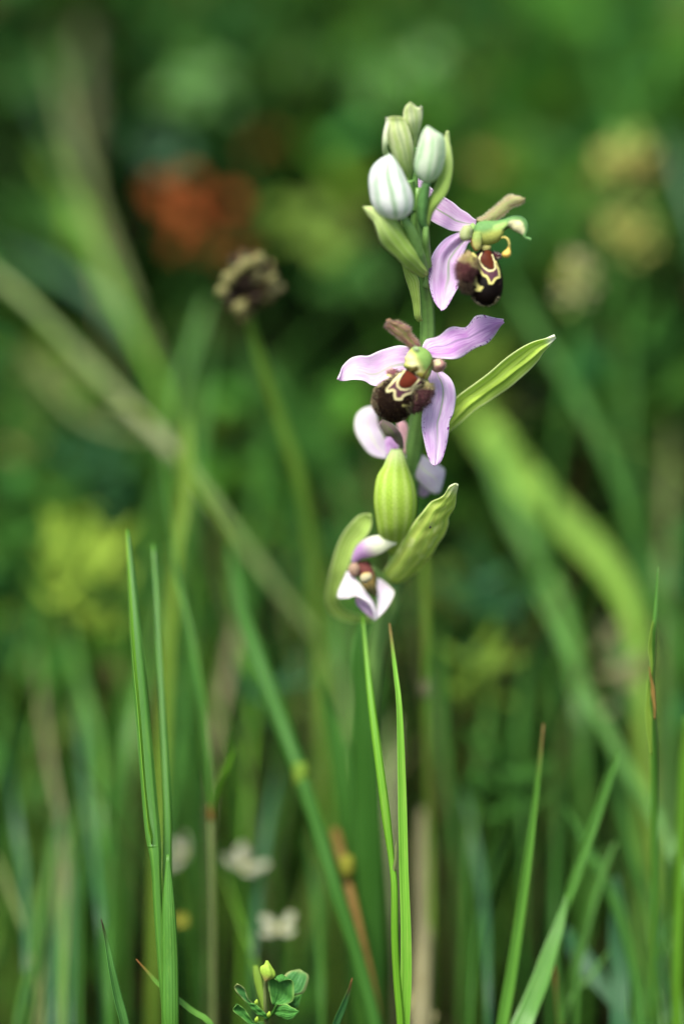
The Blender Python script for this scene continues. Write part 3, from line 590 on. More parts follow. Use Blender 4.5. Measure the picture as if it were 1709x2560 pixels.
tube('ovary', [*A((1000, 640, 1)), *A((1060, 720, 4)), *A((1020, 1000, 7)), *A((980, 1350, 9))], [16, 18, 18, 16], 'stem', flo, colf=gst((.24, .40, .10)))

# ---- flower seen from its side, below the buds
flo2 = body('flower', C((690, 500), (740, 432), (830, 404), (950, 399), (1040, 388), (1085, 377), (1130, 362), (1200, 336), (1285, 325), (1360, 338), (1422, 385), (1452, 455), (1450, 530), (1428, 585), (1424, 618), (1450, 628), (1496, 642), d=(-4, -5)),
            C((690, 640), (720, 735), (800, 745), (940, 735), (1030, 700), (1085, 642), (1120, 548), (1190, 508), (1250, 545), (1310, 572), (1345, 590), (1365, 610), (1378, 635), (1398, 655), (1420, 664), (1450, 672), (1492, 690), d=(-4, -5)), 'vc', orc, .7, .7, 70, 36,
            lambda sx, sy, v, t: mixv(mixv(mixv(mixv(np.tile((.12, .26, .075), (len(v), 1)).astype(float),
               sm(lines(sx, sy, [(720, 680), (850, 690), (1000, 640), (1060, 600)], C), 30, 10), (.38, .42, .09)),
               sm(lines(sx, sy, [(1235, 470), (1310, 470), (1330, 530)], C), 17, 9), (.70, .66, .36)),
               sm(lines(sx, sy, [(1000, 500), (1130, 460)], C), 12, 3), (.30, .46, .12)),
               sm(lines(sx, sy, [(1100, 530), (1175, 497)], C), 5, 2), (.07, .12, .03)))
flo2['label'] = 'flower turned sideways with a hooked green column'
body('column_lobe', C((690, 560), (652, 640), (645, 700), (660, 760), (700, 820), (735, 832), d=-5.5), C((800, 560), (812, 640), (806, 700), (795, 760), (765, 815), (740, 833), d=-5.5), 'vc', flo2, .8, .8, 20, 24, lambda sx, sy, v, t: mixv(mixv(np.tile((.24, .33, .08), (len(v), 1)), sm(v, .15, .7), (.42, .41, .12)), sm(lines(sx, sy, [(650, 660), (660, 760), (710, 825), (750, 825)], C), 4, 2), (.22, .08, .03)))
body('column_lobe', C((770, 740), (765, 800), (790, 850), (830, 870), d=-4), C((880, 735), (935, 750), (930, 800), (840, 868), d=-4), 'vc', flo2, .7, .7, 16, 20, lambda sx, sy, v, t: mixv(np.tile((.34, .33, .10), (len(v), 1)), sm(lines(sx, sy, [(790, 820), (775, 850)], C), 6, 3), (.05, .03, .01)))
tube('pollen_stalk', C((1080, 640, -6), (1125, 634, -7), (1165, 660, -7.5), (1188, 720, -7.5), (1186, 790, -7)), [2.2, 2.0, 2.0, 2.2, 3.0], 'vc', flo2, n=24, ns=10, colf=lambda v, u: np.tile((.62, .52, .14), (len(v), 1)))
body('pollen_mass', C((1172, 770), (1140, 810), (1095, 845), (1084, 880), (1110, 912), (1150, 920), d=-7), C((1198, 770), (1204, 820), (1211, 860), (1200, 895), (1180, 912), (1156, 921), d=-7), 'vc', flo2, 1, 1, 20, 20, lambda sx, sy, v, t: mixv(np.tile((.64, .46, .10), (len(v), 1)), sm(v, .4, 1), (.62, .33, .05)))
sheet('sepal', D((1010, 1010), (985, 1000), (940, 960), (880, 918), (820, 865), (740, 820), (660, 765), (590, 705), (530, 668), (482, 656), d=(-3, -2, 1, 4)),
      D((1000, 1080), (960, 1085), (880, 1102), (800, 1096), (720, 1062), (650, 1022), (590, 975), (530, 920), (497, 840), (480, 664), d=(-3, -3, 0, 4)), 'sepal', flo2, n=50, m=18, bulge=-.1, thick=.35, disp=wav(.25, 2, 2, .4))
sheet('sepal', D((960, 1140), (900, 1110), (820, 1130), (740, 1180), (680, 1250), (645, 1320), (625, 1420), (621, 1500), (635, 1580), (660, 1660), (690, 1712), (715, 1741), d=(-3, -2, -1, -2)),
      D((990, 1180), (950, 1200), (920, 1260), (875, 1350), (852, 1400), (865, 1470), (872, 1530), (842, 1600), (800, 1680), (760, 1727), (720, 1742), d=(-3, -3, -3, -3)), 'sepal_top', flo2, n=54, m=20, bulge=-.06, thick=.35,
      disp=lambda u, v: .9*np.exp(-((u-.30)/.13)**2)*sm(v, 1., .4) - .5*np.exp(-((u-.52)/.1)**2)*sm(v, .9, .3) + .2*np.sin(v*18)*(u > .8))
_, g, N = sheet('petal', D((1010, 1010), (1070, 983), (1150, 920), (1210, 870), (1270, 820), (1310, 814), (1382, 828), d=(-3, -7)), D((1080, 1050), (1180, 1010), (1240, 968), (1300, 912), (1350, 892), (1399, 868), (1397, 838), d=(-4, -8)), 'club_green', flo2, n=36, m=12, bulge=.22, thick=.8, ret=True)
sheet_fuzz(g, N, flo2, 700, .6, [(.56, .58, .34), (.46, .48, .22), (.50, .32, .3)], .65)
body('petal', D((905, 1060), (880, 1110), (875, 1150), (895, 1180), (930, 1185), d=-6), D((955, 1050), (975, 1080), (972, 1120), (965, 1160), (938, 1184), d=-6), 'vc', flo2, .9, .8, 20, 24, lambda sx, sy, v, t: mixv(np.tile((.34, .38, .17), (len(v), 1)), sm(lines(sx, sy, [(945, 1085), (948, 1140)], D), 5, 2), (.28, .34, .12)))
ring_fuzz(P(*D((925, 1120, -6))[0]), -FWD, 13*PX, 80, .4, flo2, [(.8, .8, .6), (.7, .7, .5)])
def lipC(sx, sy, v, t):
    c = np.tile(DK*.25, (len(v), 1)); f = C
    outer = [(700, 950), (745, 1030), (790, 1110), (822, 1163), (870, 1180), (900, 1232), (912, 1278), (950, 1278), (985, 1222), (1020, 1198), (1053, 1190), (1043, 1100), (1000, 975)]
    inner = [(800, 855), (766, 920), (777, 990), (830, 1058), (900, 1104), (960, 1099), (992, 1068), (984, 980), (950, 878)]
    c = mixv(c, inside(sx, sy, [(760, 850)] + outer + [(940, 850)], f)*1., (.065, .026, .036))
    c = mixv(c, inside(sx, sy, inner, f)*1., (.03, .01, .008))
    c = mixv(c, inside(sx, sy, [(860, 800), (930, 815), (958, 900), (972, 1030), (968, 1075), (920, 1066), (850, 1026), (792, 975), (795, 920)], f)*1., (.06, .012, .004))
    c = mixv(c, sm(lines(sx, sy, inner, f), 2.6, 1.3), CREAM2); c = mixv(c, sm(lines(sx, sy, outer, f), 3.3, 1.7), CREAM)
    c = mixv(c, inside(sx, sy, [(640, 1180), (700, 1145), (732, 1190), (742, 1270), (782, 1320), (832, 1325), (790, 1385), (740, 1392), (690, 1370), (735, 1340), (700, 1300), (672, 1310), (655, 1380), (636, 1380)], f)*1., CREAM)
    c = mixv(c, sm(lines(sx, sy, [(700, 1060), (735, 1090), (720, 1135)], f), 2.6, 1.4), CREAM)
    return c * (1-.8*(np.sin(t) < -.15))[:, None]
lo, g, _ = body('lip', C((780, 820), (720, 880), (700, 940), (715, 1010), (725, 1080), (690, 1180), (650, 1280), (642, 1380), (660, 1455), (710, 1530), (790, 1578), (858, 1590), d=(-4, -5)),
     C((900, 800), (945, 840), (985, 905), (1018, 970), (1052, 1060), (1080, 1170), (1092, 1290), (1080, 1390), (1050, 1470), (990, 1548), (920, 1583), (866, 1592), d=(-4, -5)), 'lip_gloss', flo2, .75, .6, 110, 150, lipC, ret=True)
lip_fuzz(g, flo2, 700, .32, lambda v, a: random.choice([(.62, .56, .34), (.5, .4, .2), (.2, .12, .07)]) if v > .72 else random.choice([(.03, .02, .015), (.06, .03, .02)]))
lo, g, _ = body('side_lobe', C((690, 850), (640, 862), (560, 920), (490, 990), (464, 1090), (488, 1200), (522, 1300), (560, 1370), (605, 1402), d=(-5, -7, -6)),
     C((740, 900), (730, 960), (725, 1010), (722, 1080), (672, 1150), (636, 1240), (640, 1320), (640, 1380), (612, 1404), d=(-6, -8, -7)), 'lip', flo2, .7, .7, 50, 44,
     lambda sx, sy, v, t: mixv(mixv(np.tile((.055, .018, .018), (len(v), 1)), sm(v, .34, .16), (.36, .34, .10)), sm(v, .64, .74), (.012, .008, .006)), ret=True)
lip_fuzz(g, flo2, 2600, .8, lambda v, a: random.choice([(.50, .47, .2), (.42, .34, .15), (.3, .16, .1)]) if v < .36 else (random.choice([(.13, .04, .045), (.22, .10, .08), (.05, .02, .02)]) if v < .7 else random.choice([(.05, .03, .02), (.2, .14, .08)])), 2.0)
lo, g, _ = body('side_lobe', C((935, 830), (990, 850), (1050, 870), (1074, 890), d=(-3, -2)), C((960, 900), (1000, 935), (1050, 915), (1076, 898), d=(-3, -2)), 'lip', flo2, .8, .7, 16, 20, lambda sx, sy, v, t: mixv(np.tile((.14, .04, .05), (len(v), 1)), (sy > 480+905*.1786)*.7, (.6, .55, .25)), ret=True)
lip_fuzz(g, flo2, 200, .4, pick((.5, .25, .25), (.74, .66, .5), (.3, .12, .14)), 1.6)
tube('ovary', D((1000, 1060, -3), (930, 1150, -1), (780, 1250, 0), (660, 1420, 0), (600, 1560, 1)), [10, 15, 16, 15, 12], 'stem', flo2, colf=gst((.24, .40, .10)))

# ---- flower turned away, ribbed ovary towards the camera
OVL = E((770, 480), (738, 545), (698, 640), (640, 740), (615, 860), (608, 1000), (625, 1150), (650, 1300), (700, 1420), (800, 1560), d=(8, 7, 7, 9, 15))
OVR = E((880, 480), (906, 545), (934, 640), (980, 760), (1010, 880), (1022, 1000), (1010, 1150), (972, 1280), (920, 1420), (880, 1560), d=(8, 7, 7, 9, 15))
flo3 = body('flower', OVL, OVR, 'vc', orc, .8, .8, 40, 60, lambda sx, sy, v, t: mixv(mixv(np.tile((.31, .47, .05), (len(v), 1)), sm(.5+.5*np.cos(11*t+1.0+.9*v+.25*np.sin(9*v)), .35, 1)*.45, (.50, .62, .17)), sm(v, .22, 0)*.7, (.56, .66, .3)), (.02, 8))
flo3['label'] = 'flower facing away above its swollen ribbed ovary'
sheet('sepal', E((730, 570), (690, 572), (600, 550), (540, 510), (480, 430), (430, 340), (412, 250), (430, 150), (500, 82), (600, 58), (630, 60), d=(11, 13, 15, 16)),
      E((735, 520), (725, 450), (700, 350), (660, 270), (640, 180), (640, 90), (632, 61), d=(12, 15, 16)), 'sepal_greenwhite', flo3, n=40, m=16, bulge=.12, thick=.35)
sheet('sepal', E((905, 540), (940, 515), (985, 500), (1060, 520), (1150, 580), (1270, 648), (1302, 685), (1292, 770), (1255, 900), d=(11, 12, 13)),
      E((905, 570), (930, 590), (970, 655), (1005, 760), (1060, 830), (1120, 880), (1200, 922), (1245, 908), d=(11, 12, 13)), 'sepal_greenwhite', flo3, n=40, m=16, bulge=.1, thick=.35)
sheet('sepal', E((940, 700), (1010, 760), (1060, 820), (1130, 870), (1150, 905), d=15), E((940, 760), (1015, 860), (1040, 930), (1090, 955), (1148, 920), d=15), 'sepal', flo3, n=24, bulge=.1, thick=.35)
sheet('petal', E((850, 520), (860, 500), (852, 450), (810, 412), (770, 362), (720, 352), (680, 290), (654, 232), (690, 188), d=(9, 7, 5, 4)), E((878, 522), (896, 480), (892, 400), (870, 330), (820, 262), (745, 205), (695, 188), d=(9, 7, 5, 4)), mat_petal('petal_green_purple', (.20, .26, .09), (.30, .17, .22), (.60, .42, .58), (.24, .30, .10), .5, spots=False, off=113), flo3, n=30, bulge=.2, thick=.6)
sheet('sepal', E((720, 540), (705, 450), (712, 380), (760, 345), d=(10, 11)), E((840, 540), (850, 470), (830, 400), (780, 345), d=(10, 11)), 'sepal_deep', flo3, n=20, bulge=.15, thick=.35)
sheet('sepal', E((880, 530), (880, 430), (850, 330), (830, 240), (850, 190), d=(11, 14)), E((920, 520), (940, 420), (942, 330), (925, 240), (880, 190), d=(11, 14)), mat_petal('sepal_pinkish', (.78, .52, .50), (.70, .36, .44), (.84, .80, .68), (.7, .4, .45), .5, spots=False, off=117), flo3, n=24, bulge=.15, thick=.35)
body('lip', E((620, 200), (560, 240), (560, 300), (620, 350), d=19), E((680, 200), (710, 240), (700, 300), (660, 350), d=19), 'lip', flo3, .6, .6, 20, 24, lambda sx, sy, v, t: np.tile((.05, .03, .015), (len(v), 1)))

# ---- lowest flower, half closed
flo4 = body('flower', E((440, 1580), (430, 1640), (450, 1720), (480, 1800), (530, 1880), (600, 1930), d=(14, 12)), E((540, 1570), (590, 1640), (615, 1720), (620, 1800), (640, 1880), (625, 1930), d=(14, 12)), 'lip', orc, .7, .7, 30, 30,
            lambda sx, sy, v, t: mixv(mixv(np.tile((.10, .032, .026), (len(v), 1)), sm(v, .35, .5), (.14, .10, .03)), sm(v, .55, .8), (.045, .045, .015)))
flo4['label'] = 'lowest flower, half closed, with white folded sepals'
body('column', E((500, 1690), (468, 1730), (480, 1780), (520, 1800), d=9), E((540, 1685), (580, 1700), (585, 1750), (530, 1798), d=9), 'vc', flo4, .8, .8, 16, 20, lambda sx, sy, v, t: mixv(np.tile((.46, .42, .24), (len(v), 1)), sm(v, .45, 0), (.34, .22, .06)))
body('side_lobe', E((380, 1600), (350, 1660), (380, 1720), (430, 1740), d=12), E((430, 1590), (465, 1640), (460, 1700), (436, 1738), d=12), 'vc', flo4, .8, .8, 16, 20, lambda sx, sy, v, t: mixv(np.tile((.30, .20, .13), (len(v), 1)), sm(v, .5, 1), (.24, .12, .12)))
sheet('sepal', E((400, 1640), (385, 1560), (425, 1450), (505, 1370), (590, 1334), (680, 1325), (750, 1345), (832, 1400), d=(14, 12, 10, 10)), E((430, 1650), (420, 1600), (480, 1562), (560, 1542), (640, 1522), (700, 1492), (760, 1452), (834, 1406), d=(14, 12, 10, 10)), 'sepal_fade', flo4, n=36, m=14, bulge=.2, thick=.35)
sheet('sepal', E((340, 1680), (325, 1710), (290, 1790), (250, 1880), (250, 1942), (330, 1946), (420, 1920), (490, 1950), (560, 2012), (600, 2090), (608, 2150), d=(14, 12, 10, 11)), E((380, 1680), (420, 1740), (480, 1812), (540, 1890), (590, 1960), (622, 2030), (632, 2090), (616, 2152), d=(13, 12, 11, 11)), 'sepal_white', flo4, n=40, m=16, bulge=.15, thick=.35)
sheet('sepal', E((640, 1740), (628, 1850), (630, 1950), (636, 2030), (625, 2100), (608, 2154), d=(14, 13, 11)), E((680, 1760), (760, 1828), (802, 1880), (782, 1952), (722, 2050), (645, 2130), (612, 2156), d=(14, 12, 11)), 'sepal_greenwhite', flo4, n=36, m=14, bulge=-.12, thick=.35)
sheet('sepal', E((420, 1930), (428, 1980), (450, 2022), (520, 2090), (595, 2148), d=13), E((480, 1930), (520, 1970), (560, 2014), (596, 2080), (604, 2148), d=13), 'sepal', flo4, n=24, bulge=.1, thick=.35)
tube('ovary', E((560, 1660, 14), (650, 1750, 17), (760, 1850, 19), (780, 2000, 21), (720, 2200, 23)), [14, 17, 18, 18, 16], 'stem', flo4, colf=gst((.22, .38, .09)))
# ================================================================ plants one can pick out
def dmax(row):
    """how far back (mm) a plant can stand before the meadow in front hides it, at photograph row"""
    a = TILT + math.atan((row-1280)*PX/DIST); ta = math.tan(a); y = (CAM[2] + CAM[1]*ta - .045)/(.56+ta); z = .045+.56*y
    return float((np.array([0, y, z]) - CAM) @ FWD - DIST)*1000
def clampd(pts): return [(x, y, min(d, max(20, dmax(y)*.97))) for x, y, d in pts]
def to_ground(p, drift=.35):
    """carry a stalk on from its last point down to the soil"""
    p = np.asarray(p); t = nrm(p[-1]-p[-2]); h = p[-1][2]
    if h < .002: return p
    hz = np.array([t[0], t[1], 0])/max(abs(t[2]), .35)*h*drift; hl = np.linalg.norm(hz); hz = hz*min(1, .22*h/max(hl, 1e-9)); out = [p]
    for k in (.35, .7, 1.06): out.append([p[-1] + hz*(1-(1-k)**2 if k < 1 else 1) - np.array([0, 0, h*k])])
    return np.concatenate(out)
def ribbon_mesh(pts, widths, roll, fold, thick, m=6, n=44, world=None):
    cp = to_ground(W(pts)) if world is None else world; p = resample(cp, n)
    w_ = widths_at(widths, n, cp, len(pts) if world is None else None)*PX
    t = nrm(np.gradient(p, axis=0)); v = nrm(CAM - p); s = nrm(np.cross(t, v)); q = np.cross(s, t)
    ph = [random.uniform(0, 6.283) for _ in range(4)]; tt_ = np.linspace(0, 1, n)
    w_ = w_*(1 + .07*np.sin(9*tt_+ph[0]) + .05*np.sin(23*tt_+ph[1])); p = p + s*((1.6*np.sin(5*tt_+ph[2]) + .8*np.sin(13*tt_+ph[3]))*PX*np.sin(math.pi*tt_))[:, None]
    rl = roll + .35*np.sin(4*tt_+ph[1])[:, None]; s = s*np.cos(rl) + q*np.sin(rl); L, R = p - s*w_[:, None]/2, p + s*w_[:, None]/2
    return grid_sheet(L, R, m, fold, thick*.001)
def blade(label, pts, widths, mat, d=None, roll=.5, fold=-.18, thick=.16, name='grass_shoot', cat='grass', group=None, parent=None):
    V, Fs, uv, g, N = ribbon_mesh(clampd(G(*pts, d=d if d is not None else 0)), widths, roll, fold, thick)
    o = link(name, mesh(name, V, Fs, uv), mat, parent)
    return o if parent is not None else tag(o, label, cat, group)
def stalk(label, pts, radii, mat, d=None, name='grass_plant', cat='grass', parent=None, nodes=(), ground=True, nodemat=None):
    w_ = W(clampd(G(*pts, d=d if d is not None else 0))); w2 = to_ground(w_) if ground else w_
    if parent is None:
        b = w2[-1].copy(); b[2] = 0
        root = thing(name, label, cat, b)
    else: root = parent
    tube('culm' if parent is None else name, w2, radii, mat, root, n=60, ns=10, world=True, vis=len(w_))
    for q in nodes:
        x, y, dd, r, ln = q
        a, b_ = P(x*1.09, (y-ln)*1.09, dd), P(x*1.09, (y+ln)*1.09, dd)
        tube('node', [a, (a+b_)/2, b_], [r*.8, r, r*.8], nodemat or mat, root, n=10, ns=10, world=True)
    return root
def leaf_on(root, pts, widths, mat, d=None, roll=.4, name='blade', fold=-.18):
    w_ = W(clampd(G(*pts, d=d if d is not None else 0)))
    V, Fs, uv, g, N = ribbon_mesh(None, widths, roll, fold, .16, world=w_); return link(name, mesh(name, V, Fs, uv), mat, root)

# ---- sharp grasses near the orchid
r = stalk('upright bright grass stem with a pale joint and a tiny bract beside it', [(831, 1410), (850, 1600), (876, 1800), (899, 1985), (904, 2035), (905, 2150), (910, 2250), (918, 2349)], [3, 6, 9, 11, 11.5, 12, 8, 9, 9.5, 10, 10, 10], 'grass_bright', d=(14, 6, 1, 0, 0, 1, 2), nodes=[(904, 2032, .8, 8, 6)], nodemat='grass_yellow')
r['label'] = 'upright bright grass stem with a pale joint and a tiny bract beside it'
sheet('bract', [(978, 2185, 0), (984, 2150, -.4), (986, 2120, -.6), (989, 2100, -.5)], [(986, 2190, 0), (991, 2155, -.6), (992, 2120, -.7), (990, 2099, -.5)], 'straw_olive', r, n=12, m=4, bulge=.2, thick=.2)
blade('slim upright grass blade with a reddish tip and dotted lower half', [(893, 1430), (905, 1530), (915, 1620), (921, 1800), (925, 2000), (930, 2140), (931, 2250), (928, 2349)], [2, 10, 14, 18, 21, 24, 26, 27, 27, 27, 27], mat_leaf('grass_red_tip', (.16, .39, .035), (.22, .46, .05), (.26, .48, .08), 4, .4, off=131, tip=((.30, .16, .07), .07, .0, .9), blotch=((.36, .46, .10), .35)), d=(9, 3, 0, 0, 2), roll=.3)
r = stalk('tall green culm with a stepped joint, standing in front of a broad sheath', [(293, 1215), (304, 1350), (318, 1520), (333, 1700), (345, 1850), (352, 1925), (357, 1965), (363, 2080), (373, 2220), (384, 2349)], [2, 10, 15, 18, 19, 20, 20, 12, 12, 12, 12], 'grass', d=(16, 9, 4, 1, 1, 2), nodes=[(353, 1940, 1.2, 17, 7)])
leaf_on(r, [(291, 1215), (297, 1330), (308, 1500), (325, 1690), (342, 1880), (352, 1935)], [3, 7, 11, 14, 16, 14], 'grass_bright', d=(14, 7, 2, -1, 0), roll=.9)
r = stalk('slender green culm rising from a broad flat sheath beside the jointed culm', [(352, 1250), (366, 1500), (376, 1700), (384, 1880), (384, 2050), (388, 2200), (392, 2349)], [4, 8, 9, 10, 12, 13, 13, 13], 'grass', d=(22, 12, 6, 3, 3))
sheet('sheath', G((382, 1960, 1), (372, 2080, 0), (370, 2200, 0), (371, 2349, 0), (374, 2460, 3)), G((388, 1960, 1), (402, 2080, 0), (409, 2200, 0), (411, 2349, 0), (412, 2460, 3)), 'grass', r, n=30, m=8, bulge=.25, thick=.3)
tipm = lambda nm, base_, tipc, o_: mat_leaf(nm, base_, tuple(c*1.3 for c in base_), tuple(c*1.5 for c in base_), 4, .3, off=o_, tip=(tipc, .12, .0, 1.))
blade('short pointed grass blade with a blackened tip near the clover', [(233, 2108), (243, 2150), (256, 2220), (272, 2290), (288, 2349)], [1, 8, 17, 24, 30, 32, 32, 30], tipm('grass_black_tip', (.09, .25, .05), (.03, .015, .01), 137), d=(0, 0, 2), roll=.45)
blade('thin curved blade with a brown needle tip, crossing behind the broad sheath', [(313, 2200), (338, 2228), (362, 2255), (400, 2285), (440, 2318), (485, 2352)], [1, 6, 10, 13, 15, 15, 15], tipm('grass_brown_tip', (.11, .27, .04), (.24, .10, .03), 139), d=(4, 5, 6), roll=.3)
blade('small dark green blade tip poking up between the clover and the upright grass', [(808, 2244), (800, 2275), (785, 2315), (768, 2360)], [1, 7, 14, 20, 22, 22], tipm('grass_rust_tip', (.06, .20, .05), (.20, .09, .03), 141), d=(4, 6), roll=.4)
r = stalk('needle thin grass stem with a split brown sheath beside the wide slanting blade', [(1508, 1300), (1504, 1370), (1499, 1440), (1496, 1500), (1492, 1560), (1494, 1640), (1498, 1760)], [.8, 3, 5, 5, 6, 7, 7, 8, 9, 9], 'grass', d=(8, 8, 12, 18))
leaf_on(r, [(1497, 1425), (1490, 1480), (1493, 1545)], [3, 11, 4], 'grass_yellow', d=7, roll=.3); leaf_on(r, [(1488, 1530), (1496, 1580), (1500, 1650)], [3, 9, 4], 'brown', d=8, roll=.3); leaf_on(r, [(1484, 1560), (1486, 1620), (1493, 1730)], [3, 16, 6], 'grass_yellow', d=10, roll=.3, name='sheath')

M['grass_tip'] = tipm('grass_browned_tip', (.09, .24, .028), (.22, .14, .05), 151)
# ---- grasses a little behind
r = stalk('forked thin grass stem with a dark brown joint between the culms and the slanting stalk', [(484, 1845), (485, 1960), (488, 2100), (490, 2349)], [8, 9, 9, 9, 9, 9], 'straw_olive', d=(32, 30, 30, 34), nodes=[(484, 1865, 31, 9, 16), (486, 1935, 31, 8, 30)], nodemat='brown')
leaf_on(r, [(372, 1050), (402, 1300), (446, 1500), (474, 1700), (484, 1860)], [2, 14, 20, 17, 10], 'grass', d=(44, 34, 32)); leaf_on(r, [(542, 1715), (522, 1750), (500, 1800), (486, 1860)], [2, 14, 16, 8], 'grass_bright', d=(26, 30)); leaf_on(r, [(470, 1600), (478, 1750), (484, 1850)], [3, 12, 8], 'grass_bright', d=(34, 32))
r = stalk('thick green stalk with a swollen joint slanting down behind the upright grass', [(528, 1250), (556, 1400), (602, 1540), (650, 1670), (694, 1790), (735, 1920), (770, 2040), (815, 2180), (860, 2349)], [10, 20, 24, 23, 24, 22, 21, 20, 20, 20, 20], 'grass_mid', d=(62, 44, 34, 28, 26), nodes=[(690, 1775, 34, 24, 26)], nodemat='grass_yellow')
r = stalk('dry ochre stalk leaning across the slanting green stalk', [(768, 1905), (788, 1985), (806, 2060), (826, 2150), (846, 2240), (866, 2349)], [13, 15, 13, 14, 14, 15, 14], 'brown', d=(44, 34, 30, 28), nodes=[(795, 1985, 34, 22, 22)], nodemat='yellow')
r = stalk('long olive straw slanting past the seed head stalk with a pale joint', [(-60, 590), (60, 690), (190, 820), (330, 965), (440, 1090), (560, 1250), (660, 1380), (745, 1490), (800, 1640), (830, 1850)], [14, 15, 16, 17, 16, 15, 14, 13, 11, 9, 7], 'straw_green', d=(112, 104, 96, 90, 90, 94))
tube('joint', W(G((285, 925, 98), (345, 982, 96), (405, 1050, 94))), [15, 21, 15], 'leaf_pale', r, n=12, ns=12, world=True)
leaf_on(r, [(250, 930), (300, 935), (350, 975)], [10, 34, 20], 'straw_olive', d=62, name='sheath'); leaf_on(r, [(400, 1040), (470, 1140), (540, 1250)], [6, 18, 4], 'grass_yellow', d=52, name='sheath')
# brown seed head on a curved stalk
r = stalk('dead brown seed head on a curved green stalk standing behind the grass', [(568, 715), (584, 780), (615, 880), (650, 985), (688, 1100), (712, 1220), (727, 1350), (735, 1480), (745, 1650)], [11, 14, 16, 17, 18, 17, 17, 17, 17, 17], 'grass_vivid', d=(46, 54, 64, 76, 88), name='seed_head', cat='seed head')
hm = []
for k, c in enumerate([(.15, .12, .04), (.07, .045, .018), (.2, .18, .07), (.03, .018, .01)]):
    m_, n_2, l_2 = newmat('seed_husk_%s' % ('ochre', 'umber', 'straw', 'dark')[k]); rg = n_2.new('ShaderNodeRGB'); rg.outputs[0].default_value = (*c, 1); shader_out(n_2, l_2, rg.outputs[0], .7, .2, .1); hm.append(m_)
def husk_mesh(name, a, b, ns=6, nr=5):
    v, f = [], []
    for i in range(1, nr):
        z = -math.cos(i/nr*math.pi); rr = math.sin(i/nr*math.pi)**.8*(1-.25*z)
        for j in range(ns): t = j/ns*6.283; v.append((rr*b*math.cos(t), rr*b*math.sin(t)*.8, z*a))
    v += [(0, 0, -a), (0, 0, a)]; k = nr-1
    for i in range(k-1):
        for j in range(ns): f.append((i*ns+j, i*ns+(j+1) % ns, (i+1)*ns+(j+1) % ns, (i+1)*ns+j))
    for j in range(ns): f.append((k*ns, (j+1) % ns, j)); f.append((k*ns+1, (k-1)*ns+j, (k-1)*ns+(j+1) % ns))
    return mesh(name, v, f)
def cluster(root, centre, size, n, a, b, mats, name='husk', up=(0, 0, 1), seed=1):
    rr = random.Random(seed); mes = []
    for m_ in mats:
        me = husk_mesh(name, a, b); me.materials.append(m_); mes.append(me)
    c = np.asarray(centre)
    for i in range(n):
        z = 1-2*(i+.5)/n; ph = i*2.39996; q = math.sqrt(1-z*z); dv = np.array([q*math.cos(ph), q*math.sin(ph), z])
        o = bpy.data.objects.new(name, rr.choice(mes)); sc.collection.objects.link(o)
        o.parent = root; o.matrix_parent_inverse = Matrix.Translation(-root.location)
        o.location = Vector(c + dv*np.array(size)*rr.uniform(.75, 1.05)); o.rotation_euler = (Vector(dv)+Vector((0, 0, .6))).to_track_quat('Z', 'Y').to_euler()
        k = rr.uniform(.75, 1.3); o.scale = (k, k, k)
hc = P(575*1.09, 650*1.09, 44); cluster(r, hc, (.0046, .0042, .0058), 34, .0021, .0013, [hm[0], hm[1], hm[2], hm[3], hm[1], hm[3]], seed=3)
tube('core', [hc+(-.0005, 0, -.006), hc, hc+(.001, 0, .005)], [14, 44, 20], hm[3], r, n=12, ns=10, world=True)
PH = plain_husk = mat_leaf('husk_pale', (.17, .16, .055), (.22, .21, .08), None, 4, .2)
for (x, y, rr_) in ((510, 668, 19), (524, 640, 22), (546, 620, 17), (565, 606, 22), (592, 597, 18), (550, 706, 21), (622, 640, 12)): tube('husk', [P(x*1.09-9, y*1.09+11, 39), P(x*1.09, y*1.09, 38), P(x*1.09+10, y*1.09-12, 39)], [rr_*.5, rr_, rr_*.4], PH, r, n=10, ns=10, world=True)

